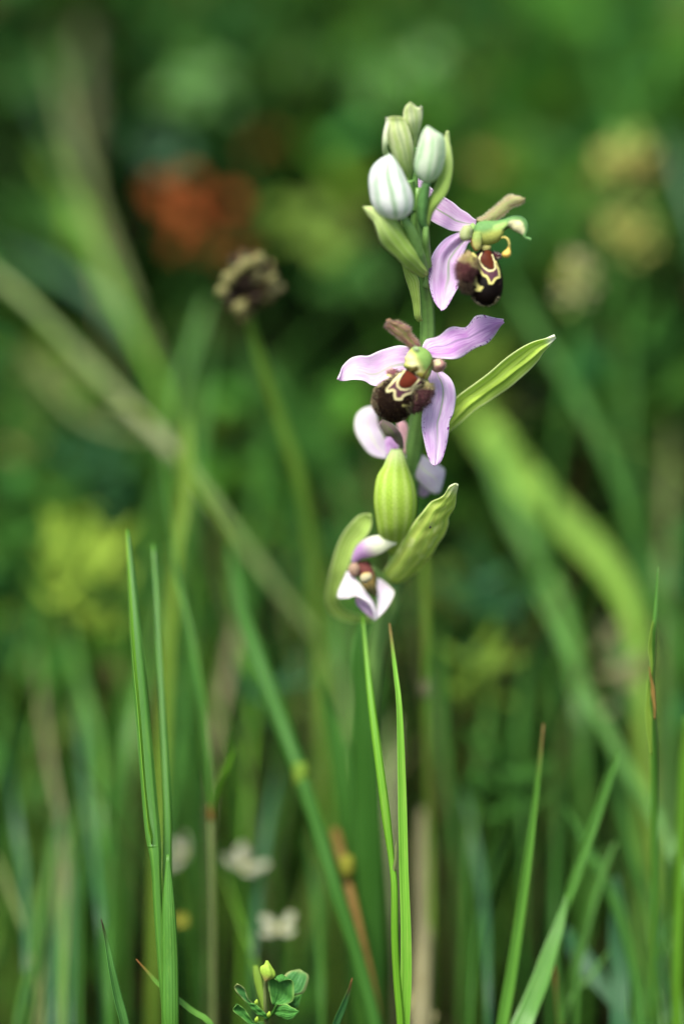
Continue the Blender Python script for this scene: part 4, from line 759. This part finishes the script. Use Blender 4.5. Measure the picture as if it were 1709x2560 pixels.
# ---- broad blurred blades
BL = [
 ('wide bright green blade fanning down from the tan plume to the olive straw', [(95, 330), (160, 460), (235, 600), (300, 740), (345, 860), (380, 1000)], [20, 65, 88, 88, 75, 60, 45, 35], 'grass_vivid', (240, 190, 150), .2),
 ('broad mid green blade arching low towards the bright fan blade', [(-40, 460), (60, 480), (150, 530), (240, 620), (310, 760), (350, 900)], [60, 80, 75, 60, 50, 40, 40], 'grass_mid', (260, 200), .2),
 ('pale green blade standing up past the joint of the olive straw', [(478, 680), (450, 760), (415, 860), (396, 960), (372, 1080), (342, 1200), (312, 1340)], [10, 42, 44, 42, 46, 50, 50, 40, 40], 'grass', (100, 95, 90), .3),
 ('slim green blade leaning beside the pale blade above the straw joint', [(430, 700), (400, 840), (385, 980), (420, 1150), (400, 1300), (350, 1480), (300, 1700)], [6, 26, 30, 34, 40, 44, 40, 36], 'grass', (130, 120), .3),
 ('broad green leaf hanging low between the culms and the dark hollow', [(300, 1540), (275, 1720), (252, 1900), (245, 2080), (250, 2300)], [20, 60, 64, 56, 50, 44], 'grass_mid', (110, 100, 95), .2),
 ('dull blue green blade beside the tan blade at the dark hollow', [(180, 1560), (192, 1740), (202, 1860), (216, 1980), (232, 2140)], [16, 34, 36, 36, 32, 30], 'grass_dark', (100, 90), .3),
 ('dead tan blade standing at the dark hollow', [(84, 1500), (96, 1620), (116, 1760), (142, 1900), (150, 2060)], [10, 46, 44, 36, 26, 20], 'tan', (95, 80), .3),
 ('pinkish tan withered blade behind the forked stem', [(560, 1380), (528, 1500), (502, 1640), (488, 1780), (480, 1900)], [30, 66, 60, 40, 12, 6], 'tan', (105, 95), .3),
 ('bright green blade between withered blade and slanting stalk', [(520, 1300), (556, 1420), (580, 1600), (560, 1900)], [16, 46, 46, 36, 30], 'grass_bright', (110, 100), .3),
 ('upright mid green blade behind the seed head stalk', [(640, 850), (612, 1000), (592, 1150), (575, 1300), (560, 1500)], [10, 46, 52, 48, 44, 40], 'grass_mid', (150, 130), .25),
 ('soft green blade bending over behind the seed head', [(440, 760), (560, 830), (690, 960), (780, 1120), (830, 1320), (850, 1500)], [20, 60, 66, 66, 60, 50, 50], 'grass_mid', (230, 200, 180), .2),
 ('long deep green blade slanting away behind the tip of the long bract', [(1150, 610), (1230, 760), (1320, 900), (1400, 1060), (1460, 1230), (1510, 1380), (1580, 1520)], [14, 38, 44, 46, 46, 46, 46, 46], 'grass_mid', (110, 90, 80), .3),
 ('huge bright yellow green blade arching out behind the long bract', [(1075, 930), (1130, 1010), (1210, 1110), (1310, 1210), (1400, 1310), (1450, 1430), (1470, 1600)], [60, 140, 155, 150, 130, 105, 85, 70, 60], 'grass_vivid', (150, 135, 125), .15),
 ('second bright blade under the huge arching blade', [(1110, 1000), (1180, 1180), (1260, 1330), (1310, 1480), (1330, 1650)], [30, 60, 66, 60, 50, 44], 'grass', (175, 160), .2),
 ('wide green blade slanting to the dry leaf and down behind the pointed blade', [(1230, 1360), (1300, 1500), (1370, 1640), (1440, 1770), (1510, 1890), (1600, 2060)], [20, 56, 66, 66, 64, 62, 60, 60], 'grass', (70, 60, 52), .25),
 ('broad upright green leaf above the two tiered yellow flower head', [(1330, -60), (1370, 60), (1405, 180), (1440, 330), (1460, 520)], [60, 100, 110, 95, 70, 50, 40], 'grass_mid', (330, 300), .15),
 ('narrow dark blade beside the two tiered yellow flower head', [(1530, 290), (1560, 420), (1600, 560)], [10, 26, 30, 30], 'grass_dark', (120, 110), .3),
 ('straight green blade standing alone between the dead stalk and broken tipped blade', [(1246, 1660), (1236, 1760), (1222, 1880), (1205, 2020), (1185, 2160), (1168, 2260), (1150, 2360)], [3, 15, 22, 26, 28, 28, 28, 26], 'grass_tip', (16, 14, 16), .35),
 ('slanting blade with a square broken tip crossing the wide green blade', [(1418, 1722), (1400, 1770), (1370, 1860), (1335, 1960), (1305, 2050), (1287, 2130), (1284, 2240), (1286, 2360)], [12, 28, 30, 28, 26, 16, 12, 12, 12], 'grass', (24, 22, 24), .35),
 ('broad bright blade bowing down from the foot of the broken tipped blade', [(1300, 2050), (1285, 2110), (1265, 2170), (1238, 2250), (1205, 2330), (1190, 2370)], [4, 24, 33, 42, 46, 48, 48], 'grass', (22, 18, 14), .25),
 ('vertical vivid green blade beyond the wide slanting blade', [(1572, 1640), (1566, 1780), (1560, 1920), (1556, 2080), (1552, 2250)], [4, 24, 32, 36, 36, 36], 'grass_bright', (30, 30), .35),
 ('narrow blade leaning across behind the broken tipped blade', [(1296, 1850), (1332, 1920), (1372, 1990), (1410, 2070), (1440, 2170), (1462, 2280), (1470, 2370)], [5, 22, 28, 26, 26, 26, 24, 24], 'grass_mid', (44, 36, 30), .35),
 ('pair blade leaning the same way as the broken tipped blade', [(1412, 1930), (1385, 1990), (1362, 2070), (1340, 2150), (1322, 2220), (1318, 2320)], [5, 14, 16, 16, 18, 18, 18], 'grass', (36, 32), .35),
 ('thin partner blade close to the pair blade', [(1390, 1940), (1362, 2030), (1342, 2120), (1312, 2210), (1296, 2330)], [3, 10, 12, 14, 14, 14], 'grass', (40, 34), .35),
 ('bluish folded leaf low behind the broken tipped blade', [(1296, 2130), (1322, 2180), (1358, 2230), (1400, 2290), (1440, 2360)], [14, 50, 58, 40, 24, 20], 'grass_dark', (46, 42), .2),
 ('thin arched blade crossing the bluish folded leaf', [(1396, 2180), (1352, 2240), (1312, 2280), (1296, 2330)], [3, 9, 10, 10, 10], 'grass', (34, 32), .3),
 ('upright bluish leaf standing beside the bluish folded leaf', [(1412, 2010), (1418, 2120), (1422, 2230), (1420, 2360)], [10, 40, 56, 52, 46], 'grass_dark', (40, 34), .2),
 ('short orange brown dead blade beside the bowing bright blade', [(1268, 2210), (1276, 2270), (1283, 2330), (1287, 2370)], [4, 13, 16, 18, 18], 'brown', (26, 24), .3),
 ('soft green blade rising behind the straight green blade', [(1262, 1480), (1272, 1600), (1278, 1760), (1276, 1950), (1270, 2120)], [10, 38, 44, 46, 40, 34], 'grass_mid', (90, 80), .25),
 ('pale green blade behind the needle thin stem', [(1440, 1560), (1466, 1680), (1486, 1800), (1500, 1950)], [8, 40, 56, 50, 40], 'grass_yellow', (90, 80), .25),
 ('narrow yellowish blade low beside the small clover', [(508, 1985), (530, 2050), (556, 2130), (585, 2210), (600, 2300)], [5, 16, 20, 18, 16, 14], 'grass_bright', (60, 50), .3),
 ('dark green blade low beneath the olive straw foot', [(690, 1480), (730, 1600), (780, 1760), (800, 1950), (805, 2200)], [10, 46, 50, 46, 36, 30], 'grass_mid', (100, 85), .25),
 ('pale whitish green leaf standing behind the upright grass pair', [(905, 1640), (898, 1740), (896, 1860), (900, 2000), (905, 2120)], [8, 44, 50, 40, 26, 20], 'leaf_pale', (75, 62), .2),
 ('slim olive blade crossing beside the crowded tuft of thin blades', [(-10, 1960), (30, 2060), (64, 2160), (90, 2300)], [16, 30, 32, 28, 26], 'straw_olive', (80, 70), .3),
]
for lab, pts, wd, mt, d, ro in BL: blade(lab, pts, [q*(1 if min(d) < 50 else .72 if min(q_[1] for q_ in pts) < 1200 else .5) for q in wd], mt, d=tuple(q*(1 if q < 50 else 1.12) for q in d), roll=ro + random.uniform(-.1, .1))
FAN = [([(-20, 300), (90, 420), (200, 560), (290, 700), (350, 850), (385, 970)], 30, 'grass_mid', 210), ([(20, 130), (110, 280), (200, 460), (290, 680), (360, 880)], 26, 'grass_dark', 230), ([(110, 60), (150, 250), (210, 470), (290, 680), (370, 900)], 24, 'straw_olive', 200),
       ([(-30, 560), (100, 610), (220, 680), (320, 800), (380, 940)], 34, 'grass_dark', 180), ([(150, 420), (240, 620), (320, 790), (380, 930)], 30, 'grass_bright', 150), ([(40, 790), (110, 880), (190, 960), (300, 1000), (400, 1010)], 18, 'straw_olive', 130),
       ([(430, 950), (428, 1040), (420, 1150), (400, 1290)], 40, 'grass_yellow', 66), ([(480, 740), (470, 880), (452, 1010), (440, 1150)], 30, 'grass_mid', 120)]
FL = ['mid green blade sweeping into the top of the bright fan', 'dark green blade sweeping steeply beside the tan plume', 'olive blade dropping from the tan plume into the fan', 'dark blade lying lowest in the fan above the olive straw', 'vivid green blade at the heart of the fan', 'olive withered blade lying towards the straw joint', 'yellow green blade touching the pale straw joint', 'narrow green blade between the straw joint and the seed head stalk']
for (pts, wd, mt, d), lab in zip(FAN, FL): blade(lab, pts, [4, wd, wd*1.2, wd*1.2, wd, wd*.8], mt, d=(d, d*.8), roll=.3)
MORE = [([(1010, 1380), (1000, 1500), (1010, 1700), (1040, 1900)], 40, 'grass_mid', 120, 'soft green blade between the pale jointed stalk and the olive leaves'), ([(1150, 1480), (1120, 1620), (1090, 1800), (1075, 1950)], 44, 'grass', 130, 'green blade leaning over the low hollow behind the straight blade'),
        ([(1230, 1450), (1200, 1560), (1190, 1720), (1200, 1900)], 40, 'grass_mid', 100, 'mid green blade close behind the straight green blade'), ([(1060, 1800), (1090, 1950), (1110, 2100), (1120, 2300)], 34, 'grass_dark', 70, 'dark blade in the hollow beside the dead stalk'), ([(1160, 1900), (1120, 2020), (1090, 2150), (1080, 2300)], 22, 'grass_mid', 60, 'thin green blade in the low hollow leaning to the dead stalk'),
        ([(770, 1350), (790, 1500), (800, 1700), (805, 1900)], 44, 'grass', 110, 'light green blade behind the tip of the curved lowest bract'), ([(690, 1250), (740, 1450), (790, 1650), (820, 1900)], 40, 'grass_mid', 120, 'green blade crossing under the olive straw end'), ([(430, 1350), (420, 1550), (400, 1750), (380, 1950)], 40, 'grass_mid', 120, 'soft green blade between culms and forked stem'),
        ([(150, 1400), (180, 1550), (220, 1700), (230, 1900)], 50, 'grass', 130, 'soft bright blade below the lime green shoot'), ([(60, 1250), (80, 1400), (110, 1550), (130, 1700)], 40, 'grass_mid', 140, 'mid green blade beside the lime green shoot'), ([(1540, 950), (1530, 1120), (1520, 1300), (1515, 1500)], 50, 'straw_olive', 130, 'olive blade standing behind the tip of the needle thin stem'), ([(1440, 760), (1440, 950), (1450, 1150), (1470, 1350)], 44, 'grass_mid', 140, 'soft green blade below the two tiered flower head'),
        ([(1530, 1400), (1535, 1600), (1530, 1800), (1520, 2000)], 30, 'grass', 70, 'slim green blade behind the needle thin stem'), ([(1400, 1650), (1420, 1800), (1450, 1950), (1490, 2100)], 44, 'grass_mid', 80, 'green blade just below the dry curled leaf'), ([(1568, 2050), (1520, 2150), (1490, 2260), (1480, 2360)], 22, 'grass_mid', 40, 'short leaning blade beside the upright bluish leaf'), ([(640, 1750), (610, 1900), (590, 2050), (580, 2200)], 36, 'grass_dark', 80, 'dark blade behind the yellowish blade near the clover'),
        ([(700, 1900), (720, 2020), (730, 2150), (735, 2300)], 30, 'grass_mid', 60, 'mid green blade between slanting stalk and small clover'), ([(20, 1750), (40, 1900), (60, 2050), (60, 2250)], 30, 'grass_dark', 70, 'dark blade standing behind the crowded tuft of thin blades')]
for pts, wd, mt, d, lab in MORE: blade(lab, pts, [2, wd*.5, wd*.66, wd*.6, wd*.5, wd*.4], mt, d=(d, d*.85), roll=random.uniform(.15, .5))
# tuft of thin blades at the lower left
for i in range(13):
    x0 = 75 + i*7 + random.uniform(-8, 8); x1 = 130 + (i-6)*13 + random.uniform(-10, 10); dd = 48 + random.uniform(-10, 16); top = 1820 + random.uniform(0, 180)
    blade('thin narrow blade in the crowded tuft beside the black tipped blade', [(150+(i-6)*5, top), (142+(i-6)*6, top+130), (132+(i-6)*9, top+270), (x1-10, 2360)], [2, 9, 12, 13, 13], random.choice(['grass', 'grass_mid', 'grass_dark', 'straw_olive']), d=(dd+12, dd), roll=random.uniform(.2, 1), group='thin blades in the crowded tuft')
# fine awns by the forked stem
for i in range(8):
    x = 905 + i*11
    blade('hair thin grass blade among the low fine blades beside the broken tipped blade', [(1430+i*14, 2080+random.uniform(-60, 80)), (1440+i*15, 2200), (1450+i*17, 2360)], [2, 9, 11, 11], random.choice(['grass', 'grass_mid', 'grass_dark']), d=(46+random.uniform(-12, 20), 40), roll=random.uniform(.2, .9), group='low fine blades beside the broken tipped blade')

# ---- stalk behind the orchid, dead stump
r = stalk('thin pale jointed stalk standing close behind the orchid bracts', [(972, 1230), (975, 1340), (978, 1460), (975, 1580), (980, 1750), (985, 1950), (988, 2150)], [8, 11, 11, 10, 9, 9, 9, 9], 'grass_yellow', d=(46, 46, 50, 56), nodes=[(976, 1572, 48, 15, 26), (979, 1470, 47, 12, 18)], nodemat='tan')
r = stalk('dead grey brown stalk with a frayed cream base behind the upright grass', [(972, 1860), (974, 1950), (972, 2080), (968, 2200), (966, 2349)], [14, 25, 28, 28, 26, 28, 28], 'tan', d=(75, 66, 62), name='dead_stalk', cat='dead stalk')
for i in range(9):
    x = 945 + random.uniform(0, 45); y = 2235 + i*13
    leaf_on(r, [(x, y), (x+random.uniform(-14, 14), y+28), (x+random.uniform(-22, 22), y+58)], [5, 30, 6], random.choice(['tan', 'white', 'straw']), d=54+random.uniform(-4, 4), name='frayed_sheath')

# ---- tan plume
r = stalk('tan feathery grass plume on a thin stem in the far meadow', [(196, 60), (196, 200), (190, 330), (210, 480), (240, 680)], [5, 8, 9, 9, 9, 9], 'straw', d=(230, 200), name='grass_plume', cat='grass plume')
for i in range(26):
    t = random.random(); x = 200 + random.uniform(-45, 45)*(.4+.6*t); y = 40 + 290*t
    leaf_on(r, [(x, y), (x+(195-x)*.5, y+34), (195, y+75)], [4, 20, 5], random.choice(['pinktan', 'pinktan', 'straw', 'straw_olive']), d=215+random.uniform(-12, 12), name='spikelet')

# ---- tall yellow seed heads at the right
def rattle(label, x, y, d, size, stem_pts, mats, seed, n=26):
    d = min(d, dmax(y*1.09)*.95); r = stalk(label, stem_pts, [10, 13, 14, 14, 14], 'grass_mid', d=d, name='flower_head', cat='flower head')
    s = (DIST+d*.001)/DIST*PX*1.09
    for k, (cx, cy, sx_, sy_) in enumerate(size): cluster(r, P(cx*1.09, cy*1.09, d), (sx_*s, sx_*s*.8, sy_*s), n, sy_*s*.42, sx_*s*.30, mats, 'floret', seed=seed+k)
    return r
def plain(name, c, t=.25):
    m_, a, b = newmat(name); tc_ = a.new('ShaderNodeTexCoord'); nz = noise(a, b, 900, tc_.outputs['Object']); shader_out(a, b, mixc(a, b, nz, tuple(q*.7 for q in c), tuple(min(1, q*1.3) for q in c)), .6, .25, t); return m_
FY, FB, FG, FC = plain('floret_yellow', (.36, .36, .08)), plain('floret_brown', (.16, .10, .03)), plain('floret_green', (.22, .32, .06)), plain('floret_cream', (.46, .44, .2))
rattle('tall blurred yellow and brown flower head in two tiers on one stem', 1440, 380, 150, [(1440, 385, 62, 62), (1448, 540, 52, 58)], [(1445, 420), (1450, 560), (1440, 720), (1425, 900)], [FY, FY, FB, FG, FG], 11)
rattle('pale elongated flower head on a stem of its own', 1320, 660, 110, [(1322, 650, 34, 60)], [(1322, 690), (1325, 760), (1310, 830), (1290, 940)], [FC, FC, FY, FG], 15, 22)

# ---- flowers with petals
def flower(label, x, y, d, rad, mat, npet, name, cat, cmat, tilt, stem_to, broad=.9, cup=.35, seed=0):
    d = min(d, dmax(y*1.09)*.92); rr = random.Random(seed); c = P(x*1.09, y*1.09, d); s = (DIST+d*.001)/DIST*PX*1.09; R = rad*s
    b = c + np.array(stem_to)*.001; b[2] = 0
    root = thing(name, label, cat, b)
    tube('stem', [c, c*.6+b*.4+(0, .002, .004), b-(0, 0, .004)], [R*.10/PX, R*.1/PX, R*.12/PX], 'grass_mid', root, n=16, ns=8, world=True)
    nv = nrm(np.array(tilt, float)); e1 = nrm(np.cross(nv, [.2, .1, 1])); e2 = np.cross(nv, e1)
    for k in range(npet):
        a = k*6.283/npet + rr.uniform(-.2, .2); dr = e1*math.cos(a)+e2*math.sin(a); sd = np.cross(nv, dr); L, Rr = [], []
        for t, w_ in ((0, .15), (.3, .7), (.6, 1), (.85, .8), (1, .15)):
            p = c + dr*R*t + nv*R*cup*t**1.5*rr.uniform(.8, 1.2); L.append(p - sd*R*broad*w_*.5); Rr.append(p + sd*R*broad*w_*.5)
        V, Fs, uv, g, N = grid_sheet(resample(np.array(L), 12), resample(np.array(Rr), 12), 6, .12, .0002); link('petal', mesh('petal', V, Fs, uv), mat, root)
    tube('centre', [c - nv*R*.06, c + nv*R*.1, c + nv*R*.2], [R*.12/PX, R*.2/PX, R*.08/PX], cmat, root, n=8, ns=10, world=True); return root
flower('white flower blurred behind the jointed culms', 425, 1962, 95, 50, 'white', 4, 'white_flower', 'flower', 'yellow', (-.75, -.35, .5), (2, 4, 0), .62, .55, 3)
flower('pale white flower between forked stem and slanting stalk', 560, 1990, 95, 54, 'white', 4, 'white_flower', 'flower', 'yellow', (.25, -.22, 1), (2, 4, 0), .6, .45, 4)
flower('white flower low above the small clover', 640, 2132, 85, 50, 'white', 4, 'white_flower', 'flower', 'yellow', (-.15, -.28, 1), (2, 4, 0), .6, .35, 5)
flower('tiny yellow flower between the broad sheath and the forked stem', 416, 2112, 90, 16, 'yellow', 5, 'yellow_flower', 'flower', 'yellow', (.1, -.8, .7), (2, 4, 0), 1, .3, 6)
flower('small yellow flower beside the joint of the ochre stalk', 822, 2000, 60, 14, 'yellow', 5, 'yellow_flower', 'flower', 'yellow', (.3, -.7, .7), (2, 4, 0), .9, .3, 7)

# ---- leafy plants that show as soft patches
def leafy(label, x, y, d, rad, mat, n=5, seed=0, name='leafy_plant', lift=.3):
    d += 90 if y < 700 else 30 if y < 1250 else 0; n = int(n*(5 if mat == 'grass_lime' else 2.4))
    d = min(d, dmax(y*1.09)*.95); rr = random.Random(seed); c = P(x*1.09, y*1.09, d); s = (DIST+d*.001)/DIST*PX*1.09; R = rad*s
    b = c + np.array([rr.uniform(-.006, .006), .012, 0]); b[2] = 0; root = thing(name, label, 'plant', b)
    tube('stem', [c, (c+b)/2+(0, .004, 0), b-(0, 0, .004)], [R*.06/PX+4, R*.08/PX+4, R*.08/PX+4], 'grass_mid', root, n=14, ns=8, world=True)
    for k in range(n):
        a = k*2.4 + rr.uniform(-.3, .3); el = rr.uniform(-.1, .8)*lift*2; t = np.array([math.cos(a)*math.cos(el), math.sin(a)*math.cos(el)*.5-.35, math.sin(a)*.55+math.sin(el)*.6]); t = nrm(t)
        sd = nrm(np.cross(t, np.array([rr.uniform(-.3, .3), -.75, .65]))); nv = np.cross(sd, t); L, Rr = [], []; o_ = c + np.array([rr.uniform(-1, 1), rr.uniform(-1, 1), rr.uniform(-.9, .7)*(1 if y < 700 else 1.7)])*R*(1.0 if mat in ('grass_lime', 'orange') else .7)
        for q, w_ in ((0, .12), (.25, .75), (.55, 1), (.8, .7), (1, .06)):
            p = o_ + t*R*(.55 if mat == 'grass_lime' else .8 if y < 700 else 1.2)*q + np.array([0, 0, -.2 if y < 700 else .5])*R*q*q; L.append(p - sd*R*(.17 if mat == 'grass_lime' else .27 if y < 700 else .15)*w_); Rr.append(p + sd*R*(.17 if mat == 'grass_lime' else .27 if y < 700 else .15)*w_)
        V, Fs, uv, g, N = grid_sheet(resample(np.array(L), 12), resample(np.array(Rr), 12), 6, -.15, .0003); link('leaf', mesh('leaf', V, Fs, uv), mat, root)
    return root
LP = [('lime green leafy shoot glowing behind the tall jointed culm', 200, 1300, 150, 110, 'grass_lime', 7), ('bright green leaves beside a black hollow beyond the tan plume', 440, 15, 330, 70, 'grass', 5),
 ('yellow green leaves far behind, beyond the rust orange leaves', 480, 185, 300, 110, 'grass_yellow', 6), ('green leaves far behind between the buds and the yellow green leaves', 700, 120, 330, 85, 'grass', 5),
 ('olive leaves far behind the topmost orchid buds', 900, 160, 320, 120, 'grass_yellow', 6), ('blue green leaves between the tan plume and the rust orange leaves', 370, 330, 280, 90, 'grass_dark', 5),
 ('yellow green leaves far behind the brown seed head', 715, 505, 270, 110, 'grass_yellow', 6), ('fresh green leaves behind the bract under the largest white bud', 800, 620, 250, 85, 'grass', 5),
 ('green leaves behind the hooked column of the side flower', 1210, 470, 250, 90, 'grass_mid', 5), ('light green leaves behind the pale elongated flower head', 1230, 330, 300, 80, 'grass_mid', 5), ('green leaves close behind the tan plume', 90, 170, 260, 85, 'grass_mid', 5),
 ('dry tan curled leaf plant behind the wide slanting blade', 1408, 1540, 110, 75, 'tan', 4), ('olive yellow leaves beside the thin pale jointed stalk', 1110, 1560, 140, 75, 'grass_yellow', 5), ('blue green leaves behind the broad orchid bract', 1120, 1400, 160, 90, 'grass_dark', 6),
 ('green leafy patch low behind the straight green blade', 1130, 1790, 110, 90, 'grass_mid', 6), ('mid green leaves behind the lime green shoot', 60, 1180, 190, 90, 'grass_mid', 6), ('dark green leaves behind the olive straw', 230, 1080, 180, 90, 'grass_dark', 6),
 ('leafy green patch behind the back turned flower', 720, 1010, 200, 90, 'grass_mid', 5), ('olive brown leaves under the olive straw', 130, 860, 150, 70, 'straw_olive', 4), ('yellow olive leaves behind the long bract', 1090, 870, 220, 80, 'grass_yellow', 5),
 ('deep green leaves under the two tiered flower head', 1500, 860, 190, 100, 'grass_mid', 6), ('fresh green leaves above the slanting blade crossing', 1400, 1000, 200, 80, 'grass_mid', 5), ('teal leaves beside the thick green stalk with swollen joint', 620, 1600, 120, 70, 'grass_dark', 5)]
LP += [('rust orange withered leaves blurred far behind the seed head', 435, 480, 330, 95, 'orange', 4), ('faint rust brown withered leaves above the rust orange leaves', 610, 312, 330, 52, 'rust', 3), ('dull brown dead leaves behind the top bud', 1085, 360, 330, 55, 'brown', 3), ('dark brown dead leaves between the rust orange leaves and the seed head', 520, 560, 330, 60, 'rust', 3)]
for i, (lab, x, y, d, rad, mt, n_l) in enumerate(LP): leafy(lab, x, y, d, rad*(.8 if y < 700 else .9), {'grass_yellow': 'grass', 'grass': 'grass_mid'}.get(mt, mt) if y < 700 and i % 3 else mt, n_l, seed=30+i)

# ---- small clover in focus
r = thing('clover_plant', 'small dark green clover with a yellow bud beside the low grass', 'clover', P(*F_((690, 1500, 6))[0])*np.array([1, 1, 0]))
cb = P(*F_((690, 1372, 5))[0]); cg = cb.copy(); cg[2] = -.004; cg[1] += .006
tube('stem', [*W(F_((676, 620, 2), (668, 800, 3), (672, 1000, 3), (682, 1200, 4), (690, 1372, 5))), (cb+cg)/2, cg], [4, 5, 6, 8, 9, 9, 9], 'straw_olive', r, n=30, ns=10, world=True)
sheet('sheath', F_((470, 420), (480, 600), (530, 850), (600, 1080), (640, 1200), d=(9, 6)), F_((560, 420), (610, 600), (650, 850), (700, 1080), (720, 1200), d=(9, 5)), 'grass_yellow', r, n=20, bulge=.2)
body('bud', F_((680, 335), (650, 400), (595, 430), (582, 500), (620, 600), (660, 680), d=0), F_((720, 335), (755, 400), (790, 470), (815, 520), (820, 600), (690, 680), d=0), 'vc', r, .7, .7, 20, 18, lambda sx, sy, v, t: mixv(np.tile((.26, .40, .045), (len(v), 1)), sm(v, .6, 1), (.42, .32, .10)), (.2, 5))
LF = [('clover_tan', [(890, 930), (880, 800), (930, 680), (1000, 560), (1100, 500), (1230, 478)], [(950, 940), (1150, 890), (1290, 870), (1362, 720), (1372, 570), (1240, 478)], (4, 6), .06),
      ('clover', [(790, 1060), (745, 900), (720, 760), (715, 660), (800, 640), (900, 690)], [(860, 1060), (1000, 1050), (1120, 1000), (1142, 850), (1110, 655), (915, 690)], (2, 0), -.16),
      ('clover', [(860, 1010), (1050, 950), (1200, 900), (1272, 885)], [(900, 1050), (1080, 1085), (1200, 1112), (1276, 890)], (4, 3), .1),
      ('clover', [(800, 1140), (920, 1060), (1000, 1040), (1120, 1100), (1220, 1165)], [(820, 1210), (930, 1272), (1050, 1322), (1130, 1285), (1226, 1172)], (3, 0), .12),
      ('clover_tan', [(560, 1150), (420, 1060), (330, 985), (230, 880), (168, 780), (210, 728)], [(600, 1130), (470, 1030), (400, 975), (365, 880), (325, 780), (218, 727)], (4, 2), -.2),
      ('clover', [(690, 1300), (640, 1265), (520, 1205), (440, 1120), (390, 1032)], [(720, 1240), (680, 1195), (600, 1120), (500, 1040), (402, 1028)], (3, 1), .15),
      ('clover', [(640, 1372), (430, 1378), (330, 1305), (210, 1212), (150, 1150), (210, 1058)], [(660, 1340), (490, 1340), (425, 1260), (335, 1130), (260, 1068), (216, 1054)], (3, 1), -.2)]
for mt, a, b, d, bu in LF: sheet('leaflet', F_(*a, d=d), F_(*b, d=d), mt, r, n=22, m=10, bulge=bu, thick=.2, disp=lambda u, v: -.3*np.exp(-((u-.5)/.1)**2) + .12*np.sin(v*20+u*5))
for x, y, d in ((535, 1290, 1), (735, 1205, 0), (530, 1010, 2)): tube('leaf_bud', W(F_((x-15, y+45, d+1), (x, y, d), (x+6, y-40, d))), [3, 6, 2], 'grass_lime', r, n=8, ns=8, world=True)
tube('stem', W(F_((690, 1290, 4), (800, 1180, 3), (860, 1050, 2))), [5, 4, 3], 'grass_mid', r, n=10, ns=8, world=True)
